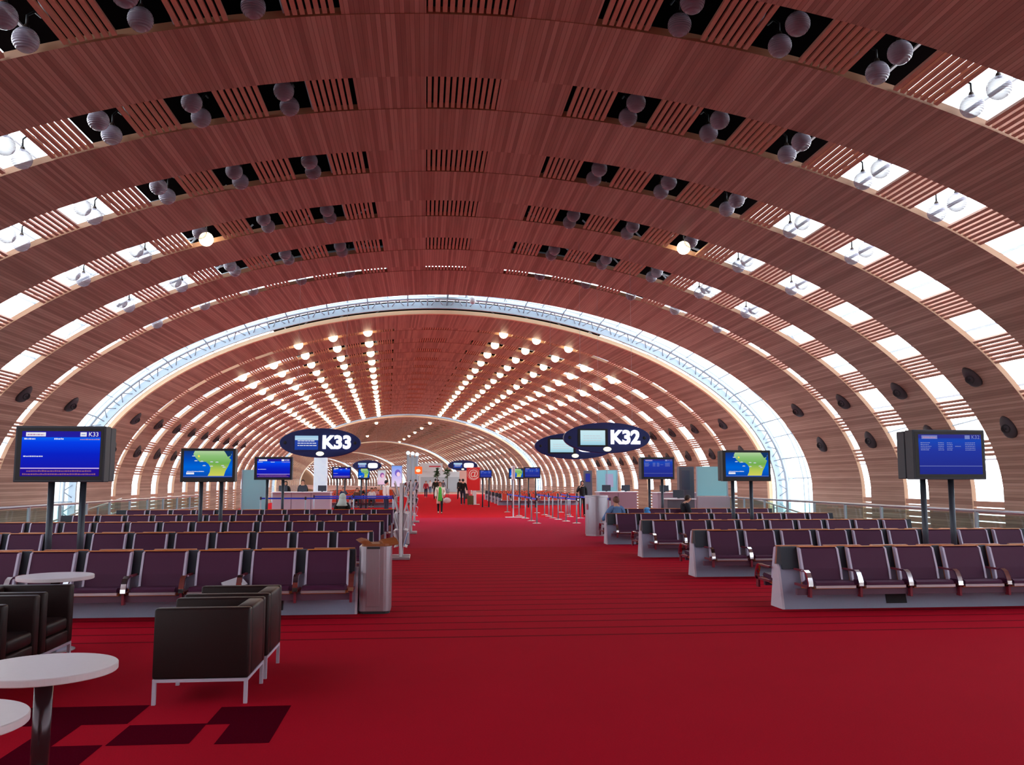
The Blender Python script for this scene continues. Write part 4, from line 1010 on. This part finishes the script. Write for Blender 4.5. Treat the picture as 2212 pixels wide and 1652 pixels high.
def person(loc, rz, label, hair=(60, 40, 30), top=(30, 30, 34), trousers=(28, 30, 40), shoes=(20, 18, 18), pose=None, skin=None, h=1.70, coat=None, hairlen=0, bald=False, dress=None, scarf=None, female=False, group=None, jacket_len=0.0):
    r = empty('person', loc, rz, label, 'person', group); r.scale = (h / 1.70,) * 3
    j = P0()
    if pose:
        for k, v in pose.items(): j[k] = tuple(v[:3]) + (tuple(v[3:]) if len(v) > 3 else j[k][3:])
    sk = skin or SKIN
    hd = Vector(j['skull'][:3])
    ex = fingers(j)
    ex.ball((hd.x, hd.y + .105, hd.z - .025), .017, 8, 6, sq=(.75, 1.0, 1.3))                                   # nose
    for sx in (-1, 1): ex.ball((hd.x + sx * .078, hd.y + .0, hd.z - .03), .024, 8, 6, sq=(.4, .8, 1.2))            # ears
    skinned('body', j, BODY_E, sk, r, 1, 'pelvis', ex)
    for sx in (-1, 1):
        MB().ball((hd.x + sx * .031, hd.y + .089, hd.z + .0), .011, 8, 6, sq=(1.1, .6, .7)).build('eye', pbsdf('eye', (38, 28, 24), .3) if 'eye' not in bpy.data.materials else bpy.data.materials['eye'], r, True)
    mo = bpy.data.materials.get('lips') or pbsdf('lips', (150, 78, 72), .5)
    MB().ball((hd.x, hd.y + .092, hd.z - .068), .022, 8, 6, sq=(1.1, .35, .35)).build('mouth', mo, r, True)
    def grow(keys, add, mat, nm, edges=None, over=None, root=None):
        n = {k: tuple(j[k][:3]) + tuple(q + add for q in j[k][3:]) for k in keys}
        if over:
            for k, v in over.items(): n[k] = v
        e = [(a, b) for a, b in (edges or BODY_E) if a in n and b in n]
        return skinned(nm, n, e, mat, r, 1, root or keys[0])
    tm = pbsdf('top_cloth', top, .85); bm_ = pbsdf('trouser_cloth', trousers, .85); sm = pbsdf('shoe', shoes, .5)
    # hair
    if scarf: 
        hs = MB(); hs.ball((hd.x, hd.y - .01, hd.z), .115, 18, 12, sq=(.95, 1.12, 1.12)); hs.lathe([(.10, -.02), (.13, -.14), (.19, -.24), (.15, -.26)], 18, (hd.x, hd.y - .03, hd.z)); hs.build('headscarf', pbsdf('scarf', scarf, .8), r, True)
    elif not bald or True:
        hm = pbsdf('hair', hair, .6); q = MB()
        vs, fs = [], []; n, mm = 16, 8; top_a = 1.75 if not bald else 1.2
        for i in range(mm + 1):
            for k in range(n):
                a = 2 * math.pi * k / n; back = .5 - .5 * math.sin(a)
                lim = (0.80 + 1.65 * back ** .8) if not bald else (1.0 + 1.35 * back)
                st = 0.001 if not bald else .75 * back
                th = st + (lim - st) * i / mm
                vs.append((hd.x + .094 * math.sin(th) * math.cos(a), hd.y - .008 + .112 * math.sin(th) * math.sin(a), hd.z - .004 + .108 * math.cos(th)))
        fs = [(i * n + k, i * n + (k + 1) % n, (i + 1) * n + (k + 1) % n, (i + 1) * n + k) for i in range(mm) for k in range(n)]
        q.add(vs, fs)
        if hairlen: q.lathe([(.088, .02), (.094, -.08), (.09, -hairlen), (.04, -hairlen - .02)], 16, (hd.x, hd.y - .03, hd.z), sy=.85)
        q.build('hair', hm, r, True)
    legs = ('pelvis', 'hipL', 'knL', 'anL', 'hipR', 'knR', 'anR')
    pv = Vector(j['pelvis'][:3]); wv = Vector(j['waist'][:3]); up = (wv - pv).normalized()
    j['belt'] = tuple(pv + up * .11) + (.118, .09); j['hem'] = tuple(pv - up * .07) + (.142, .108)
    for S in 'LR':
        a_, k_ = Vector(j['an' + S][:3]), Vector(j['kn' + S][:3]); j['cuff' + S] = tuple(a_ + (a_ - k_).normalized() * .035) + (.048,)
    TE = BODY_E + [('pelvis', 'belt'), ('anL', 'cuffL'), ('anR', 'cuffR')]
    AE = BODY_E + [('pelvis', 'hem')]
    grow(legs + ('belt', 'cuffL', 'cuffR'), .014, bm_, 'trousers', TE)
    arms = ('chest', 'waist', 'pelvis', 'hem', 'neck0', 'shL', 'elL', 'wrL', 'shR', 'elR', 'wrR')
    grow(arms, .022, tm, 'jacket' if not coat else 'sweater', AE, root='chest')
    for S in 'LR':
        n = {'a': tuple(j['an' + S][:3]) + (.046,), 'h': (j['an' + S][0], j['an' + S][1] - .03, j['an' + S][2] - .045, .036), 't': tuple(j['to' + S][:3]) + (.042, .032)}
        skinned('shoe', n, [('a', 'h'), ('h', 't')], sm, r, 1, 'h')
    if coat:
        grow(arms, .036, pbsdf('coat_cloth', coat, .85), 'coat', AE, root='chest', over={'pelvis': tuple(j['pelvis'][:3]) + (.175, .14)})
    if jacket_len:
        px, py, pz = j['pelvis'][:3]; MB().lathe([(.155, .12), (.175, -.05), (.19, -jacket_len), (.17, -jacket_len)], 20, (px, py, pz), sy=.75).build('coat_skirt', pbsdf('coat_cloth', coat or top, .85), r, True)
    if dress:
        px, py, pz = j['pelvis'][:3]
        MB().lathe([(.07, .50), (.10, .40), (.11, .20), (.13, 0.0), (.16, -.22), (.15, -.26)], 20, (px, py + .085, pz), sx=.8, sy=.62).build('scarf_dress', grain(pbsdf('green_print', dress, .8), 12, .45), r, True)
    return r
SIT = {'pelvis': (0, 0, .47), 'waist': (0, -.03, .62), 'chest': (0, -.07, .80), 'neck0': (0, -.08, .95), 'neck': (0, -.06, 1.01), 'jaw': (0, -.03, 1.06), 'skull': (0, -.04, 1.135), 'crown': (0, -.05, 1.185),
       'shL': (-.175, -.08, .895), 'elL': (-.22, -.03, .64), 'wrL': (-.15, .19, .60), 'haL': (-.12, .25, .59), 'shR': (.175, -.08, .895), 'elR': (.22, -.03, .64), 'wrR': (.15, .19, .60), 'haR': (.12, .25, .59),
       'hipL': (-.09, .04, .45), 'knL': (-.12, .43, .46), 'anL': (-.12, .45, .085), 'toL': (-.125, .58, .03), 'hipR': (.09, .04, .45), 'knR': (.12, .43, .46), 'anR': (.12, .45, .085), 'toR': (.125, .58, .03)}
WALK = {'hipL': (-.09, 0, .88), 'knL': (-.09, .14, .51), 'anL': (-.085, .20, .10), 'toL': (-.085, .34, .05), 'knR': (.09, -.05, .49), 'anR': (.085, -.24, .14), 'toR': (.085, -.13, .03),
        'elL': (-.23, -.12, 1.12), 'wrL': (-.24, -.08, .88), 'haL': (-.24, -.06, .81), 'elR': (.23, .02, 1.12), 'wrR': (.24, .16, .92), 'haR': (.24, .20, .86)}
PULL = dict(WALK); PULL.update({'elR': (.24, -.10, 1.12), 'wrR': (.27, -.26, .95), 'haR': (.275, -.31, .90)})
def UPD(b, **k): d = dict(b); d.update(k); return d
HOLD = UPD(WALK, elL=(-.25, -.04, 1.12), wrL=(-.22, .18, .98), haL=(-.20, .24, .95))
person((-0.17, 44.7, 0), math.pi, 'woman in a cream coat over a green patterned dress, walking towards the camera', hair=(120, 66, 40), top=(60, 120, 70), trousers=(26, 24, 28), coat=(226, 214, 200), jacket_len=.38, dress=(70, 180, 62), pose=HOLD, h=1.58, female=True, hairlen=.06)
bagr = empty('handbag', (0.17, 44.36, 0.58), 0, 'cream and mauve shoulder bag carried by the woman in the cream coat', 'bag')
MB().ball((0, 0, .10), .17, 18, 12, sq=(1.15, .5, .85)).build('body', grain(pbsdf('cream_bag', (196, 172, 168), .7), 8, .5), bagr, True); MB().tube([(-.12, 0, .2), (-.08, 0, .42), (.06, 0, .42), (.12, 0, .2)], .012, 8).build('strap', pbsdf('bag_strap', (120, 90, 90), .6), bagr, True)
def suitcase(loc, rz, rgb, label, w=.36, d=.22, h=.55, handle=True):
    r = empty('suitcase', loc, rz, label, 'suitcase')
    MB().box(-w / 2, w / 2, -d / 2, d / 2, .05, .05 + h).build('body', pbsdf('case_shell', rgb, .6), r, True, .04, 3)
    if handle: MB().tube([(-.09, -d / 2 + .03, h), (-.09, -d / 2 + .03, h + .42), (.09, -d / 2 + .03, h + .42), (.09, -d / 2 + .03, h)], .010, 8).build('handle', STEEL, r, True)
    for sx in (-1, 1):
        for sy in (-1, 1): MB().lathe([(.025, -.012), (.025, .012)], 10).build('wheel', BLACK, r, True, loc=(sx * (w / 2 - .05), sy * (d / 2 - .04), .026)).rotation_euler = (0, R(90), 0)
    return r
person((1.66, 61.0, 0), 0, 'man in a black jacket and dark jeans walking away beside the red banner', hair=(24, 20, 20), top=(18, 18, 20), trousers=(36, 42, 62), shoes=(150, 150, 160), pose=PULL, h=1.76)
suitcase((2.15, 60.4, 0), 0, (78, 72, 40), 'olive wheeled suitcase pulled by the man in black', .42, .26, .60)
person((4.20, 23.62, 0), R(4), 'balding man in a blue shirt, seated with his back turned, on the fourth bench row', hair=(104, 74, 64), top=(96, 132, 182), trousers=(50, 60, 86), pose=UPD(SIT, elL=(-.30, .0, .66), wrL=(-.33, .14, .60), haL=(-.33, .20, .59)), bald=True, h=1.70)
person((7.12, 26.75, 0), R(-78), 'man in a dark navy jacket, reading, seated sideways among the bench rows', hair=(44, 30, 24), top=(22, 24, 36), trousers=(26, 28, 40), pose=UPD(SIT, skull=(0, .03, 1.125), jaw=(0, .06, 1.05), crown=(0, .0, 1.18), neck=(0, -.03, 1.0)), h=1.70)
person((-3.42, 27.62, 0), R(-5), 'seated person in a white headscarf and black jacket seen from behind', top=(24, 26, 26), trousers=(30, 30, 34), scarf=(206, 224, 218), pose=SIT, h=1.72)
person((6.42, 41.2, 0), math.pi, 'dark-haired woman in a black jacket standing at the counter, hand to her face', hair=(36, 24, 20), top=(24, 26, 30), trousers=(26, 26, 32), hairlen=.20, pose={'elR': (.27, .08, 1.16), 'wrR': (.14, .20, 1.40), 'haR': (.09, .17, 1.47)}, h=1.64)
person((-7.75, 44.6, 0), math.pi, 'agent in black behind the grey counter, beside the small flight screen', hair=(30, 24, 22), top=(24, 24, 28), trousers=(26, 26, 32), h=1.62, hairlen=.16)
person((-6.95, 44.8, 0), math.pi, 'agent in black with white collar behind the grey counter, next to the light column', hair=(60, 34, 30), top=(30, 24, 28), trousers=(26, 26, 32), h=1.68)
person((-2.75, 42.6, 0), R(-60), 'dark-haired person in a white top standing behind the magazine racks', hair=(22, 20, 22), top=(222, 214, 206), trousers=(40, 46, 70), h=1.66)
crowd = [((0.0, 80.4), 0, 'person in a long dark olive coat standing with the back turned', (38, 36, 30), (34, 32, 30), WALK, 1.80), ((2.15, 79.6), R(20), 'person in a black coat with a small bag walking away', (24, 22, 26), (24, 24, 30), WALK, 1.78),
         ((-0.85, 87), math.pi, 'woman in a red top and pale open coat walking towards the camera', (160, 46, 60), (28, 32, 60), WALK, 1.62), ((-1.9, 95), 0, 'person in a dark jacket farther along the aisle, nearest the orange sign', (34, 34, 40), (60, 50, 44), None, 1.76),
         ((-2.5, 97), R(30), 'person in a charcoal jacket beside the lit poster', (44, 44, 52), (40, 40, 50), None, 1.72), ((-3.0, 100), math.pi, 'person in a brown top far down the aisle by the poster', (96, 62, 52), (34, 34, 40), WALK, 1.70),
         ((2.9, 92), R(170), 'person in a mauve top standing beside the pink stand', (140, 110, 120), (60, 56, 66), None, 1.70), ((0.6, 104), R(10), 'person in navy far down the red aisle', (30, 34, 62), (34, 36, 44), WALK, 1.76),
         ((1.3, 110), R(-20), 'person in grey at the far end of the red aisle', (90, 92, 102), (40, 40, 48), WALK, 1.72), ((-0.3, 112), math.pi, 'person in a pale top at the far end of the red aisle', (196, 190, 190), (50, 60, 90), WALK, 1.68),
         ((-2.1, 106), R(15), 'person in black at the kiosk far down the aisle', (24, 24, 26), (26, 26, 32), None, 1.78), ((3.5, 99), R(-40), 'person in an orange brown jacket by the pink stand', (120, 72, 44), (40, 38, 44), None, 1.72)]
for (x, y), a, lab, tp, tr, ps, hh in crowd: person((x, y, 0), a, lab, hair=(40, 30, 26), top=tp, trousers=tr, pose=ps, h=hh)
suitcase((-1.72, 59.8, 0), R(20), (18, 18, 20), 'large black bag standing on the red carpet behind the racks', .55, .34, .70, False)
suitcase((2.75, 79.2, 0), 0, (70, 44, 38), 'small brown suitcase beside the person in the black coat', .40, .26, .48)

# ------------------------------------------------------------------ banner, posters, kiosk, plants, lounge seats
r = empty('red_banner', (2.42, 62, 0), 0, 'red standing banner with a white at-sign', 'banner')
RED = pbsdf('banner_red', (232, 38, 42), .5)
MB().box(-.46, .46, -.03, .03, .98, 2.58).build('panel', RED, r, False, .01); MB().box(.46, .54, -.04, .04, .98, 2.58).build('edge_strip', pbsdf('banner_edge', (226, 170, 160), .5), r)
MB().box(-.05, .22, -.05, .05, 0, .98).build('stand', WHITE, r, False, .01); MB().box(-.35, .45, -.25, .25, 0, .03).build('base', WHITE, r)
lettering('@', .72, pbsdf('banner_white', (250, 214, 206), .6), r, (0.0, -.034, 2.12), .003, .012, name='at_sign')
a = MB(); n = 40
for k in range(n):
    t0, t1 = 2 * math.pi * k / n, 2 * math.pi * (k + 1) / n
    a.add([(.40 * math.cos(t0), -.034, 2.12 + .40 * math.sin(t0)), (.40 * math.cos(t1), -.034, 2.12 + .40 * math.sin(t1)), (.425 * math.cos(t1), -.034, 2.12 + .425 * math.sin(t1)), (.425 * math.cos(t0), -.034, 2.12 + .425 * math.sin(t0))], [(0, 1, 2, 3)])
a.build('ring', pbsdf('banner_ring', (250, 190, 180), .6), r)
def poster(x, y, w, z0, z1, label, cols):
    r = empty('lit_poster', (x, y, 0), 0, label, 'poster')
    MB().box(-w / 2, w / 2, -.1, .1, z0 - .08, z1 + .08).build('light_box', ALU, r, False, .01); MB().box(-.08, .08, -.08, .08, 0, z0).build('stand', ALU, r)
    MB().box(-w / 2 - .0, w / 2, -.2, .2, 0, .03).build('base', ALU, r)
    p = MB().box(-w / 2 + .04, w / 2 - .04, -.104, -.1, z0, z1).build('print', ramp_glow('poster_print', [(0, cols[0]), (.45, cols[1]), (1, cols[2])], 1.0), r)
    MB().ball((w * .08, -.106, z0 + (z1 - z0) * .66), w * .26, 16, 8, sq=(1, .02, 1.2)).build('print_shape', glow('poster_shape', cols[3], 1.0), p)
    MB().ball((w * .14, -.112, z0 + (z1 - z0) * .60), w * .17, 16, 8, sq=(1, .02, 1.2)).build('print_shape', glow('poster_shape_light', cols[4], 1.0), p)
poster(-3.14, 70, .86, 1.2, 2.80, 'tall lit poster in lilac and white beyond the magazine racks', [(240, 214, 236), (206, 190, 240), (120, 160, 240), (120, 100, 200), (246, 206, 226)])
poster(-5.05, 85, .78, 1.3, 2.62, 'lit poster in white and pink beyond the far lounge seats', [(230, 180, 210), (226, 206, 220), (190, 196, 206), (150, 90, 160), (236, 170, 200)])
KW = grain(pbsdf('kiosk_white', (214, 224, 230), .6), .6, .08)
r = empty('white_kiosk', (1.2, 131, 0), 0, 'large pale grey kiosk block at the far end of the aisle', 'kiosk')
MB().box(-3.1, 3.3, 0, 4, 0, 3.0).build('wall', KW, r); MB().box(-2.9, .4, -.2, 3, 3.0, 4.25).build('upper_wall', KW, r)
MB().box(-1.6, .1, -.22, -.2, 3.65, 3.85).build('red_lettering_band', pbsdf('kiosk_red', (206, 80, 96), .6), r)
MB().box(-2.8, 2.9, -.06, 0, .0, 2.2).build('shop_front', pbsdf('shop_front_glass', (176, 190, 200), .3), r)
r = empty('orange_sign', (-1.9, 128, 0), 0, 'glowing orange square sign hanging before the far kiosk', 'sign')
MB().box(-.52, .52, -.1, .1, 2.62, 3.68).build('panel', glow('orange_sign', (250, 96, 40), 1.2), r, False, .1, 3); MB().ball((-.05, -.11, 3.1), .26, 14, 8, sq=(1.3, .1, .9)).build('emblem', glow('orange_sign_pale', (255, 216, 180), 1.2), r, True)
MB().box(-.04, .04, -.04, .04, 0, 2.62).build('post', STEEL, r)
LEAF = grain(pbsdf('plant_leaf', (40, 74, 40), .6), 5, .4)
def plant(x, y, h, label, seed):
    r = empty('potted_plant', (x, y, 0), 0, label, 'plant'); rr = random.Random(seed)
    MB().lathe([(.001, 0), (.26, 0), (.34, .6), (.28, .6), (.001, .56)], 20).build('pot', pbsdf('pot_grey', (120, 120, 126), .6), r, True)
    MB().tube([(0, 0, .55), (.04, .02, h * .5), (0, 0, h * .75)], [.06, .05, .03], 8).build('stem', pbsdf('plant_stem', (84, 66, 48), .8), r, True)
    m = MB()
    for k in range(70):
        a = rr.uniform(0, 2 * math.pi); el = rr.uniform(-.3, 1.3); L = rr.uniform(.35, .75); o = Vector((0, 0, h * rr.uniform(.55, .8)))
        d = Vector((math.cos(a) * math.cos(el), math.sin(a) * math.cos(el), math.sin(el))); s = d.cross(Vector((0, 0, 1))).normalized() * .07
        p1 = o + d * L * .5; p2 = o + d * L - Vector((0, 0, L * .3))
        m.add([o, p1 + s, p2, p1 - s], [(0, 1, 2), (0, 2, 3)])
    m.build('foliage', LEAF, r)
plant(0.66, 120, 3.9, 'tall dark green potted plant before the far kiosk', 3); plant(2.0, 119, 3.9, 'bushy green potted plant under the far oval sign', 5)
r = empty('pink_stand', (3.0, 88, 0), 0, 'pale pink display stand with a red side panel on the red aisle', 'stand')
MB().box(-.55, .25, -.2, .2, 0, 2.75).build('panel', pbsdf('stand_pink', (226, 196, 190), .6), r, False, .02); MB().box(.27, .55, -.2, .2, 0, 2.7).build('side_panel', pbsdf('stand_red', (190, 60, 84), .6), r, False, .02)
r = empty('light_mast', (-3.1, 150, 0), 0, 'glazed mast of three pale posts topped with round lamps', 'mast')
for k, x in enumerate((-.75, 0, .75)):
    MB().lathe([(.22, 0), (.22, 6.0)], 14, (x, 0, 0)).build('post', pbsdf('mast_post', (196, 214, 234), .4), r, True); MB().ball((x, 0, 6.3 - .12 * k), .34, 16, 10).build('globe', glow('mast_globe', (236, 250, 255), 1.3), r, True)
    if k < 2: MB().box(x + .2, x + .55, -.03, .03, .4, 5.6).build('glass', pbsdf('mast_glass', (200, 222, 236), .2), r)
ORANGE_SEAT = pbsdf('orange_red_leather', (196, 52, 30), .5); ORANGE_SHELL = pbsdf('orange_shell', (222, 110, 40), .5)
BPO = bench_parts(ORANGE_SEAT, ORANGE_SHELL)
for i, (x, y, n) in enumerate(((4.0, 60.5, 8), (4.1, 64.5, 8), (4.15, 68.5, 8), (4.2, 73, 8), (4.3, 78, 8))):
    bench('lounge_bench', (x, y, 0), n, T2, 'orange red bench row, %s beyond the queue barriers, beside the red banner' % ORD[i + 1], 'orange red bench rows on the banner side', 1, BPO, (), False)
for i, (x, y, n) in enumerate([(-2.7 - .042 * (4 * q), 56 + 4.0 * q, 8) for q in range(9)]):
    bench('lounge_bench', (x, y, 0), n, T2, 'orange red bench row, %s beyond the blue belts, on the light column side' % ORD[i + 1], 'orange red bench rows on the column side', -1, BPO, (), False)
seated = [((-5.1, 55.7), 'person in a brown jacket seated on the orange seats by the light column', (90, 60, 50)), ((-4.2, 55.7), 'person in a white shirt seated on the orange seats, middle of the row', (220, 216, 220)), ((-6.3, 59.7), 'person in dark blue seated farther back on the orange seats', (40, 50, 90)),
          ((-3.0 - 1.2, 59.7), 'person in pink seated on the second orange row', (200, 140, 150)), ((-5.4, 63.7), 'person in black seated on the third orange row', (26, 26, 30))]
for (x, y), lab, tp in seated: person((x, y - .12, 0.02), math.pi, lab, hair=(40, 28, 24), top=tp, trousers=(40, 42, 54), pose=SIT, h=1.66)
r = empty('water_bag', (5.93, 27.05, 0), 0, 'light blue round bag standing on a bench seat near the reading man', 'bag')
MB().lathe([(.001, .40), (.115, .40), (.125, .55), (.10, .70), (.09, .72), (.001, .74)], 20).build('body', pbsdf('sky_blue_bag', (60, 150, 226), .5), r, True); MB().ball((0, 0, .78), .085, 14, 8, sq=(1.1, 1, .7)).build('top', pbsdf('sky_blue_top', (90, 170, 236), .5), r, True)
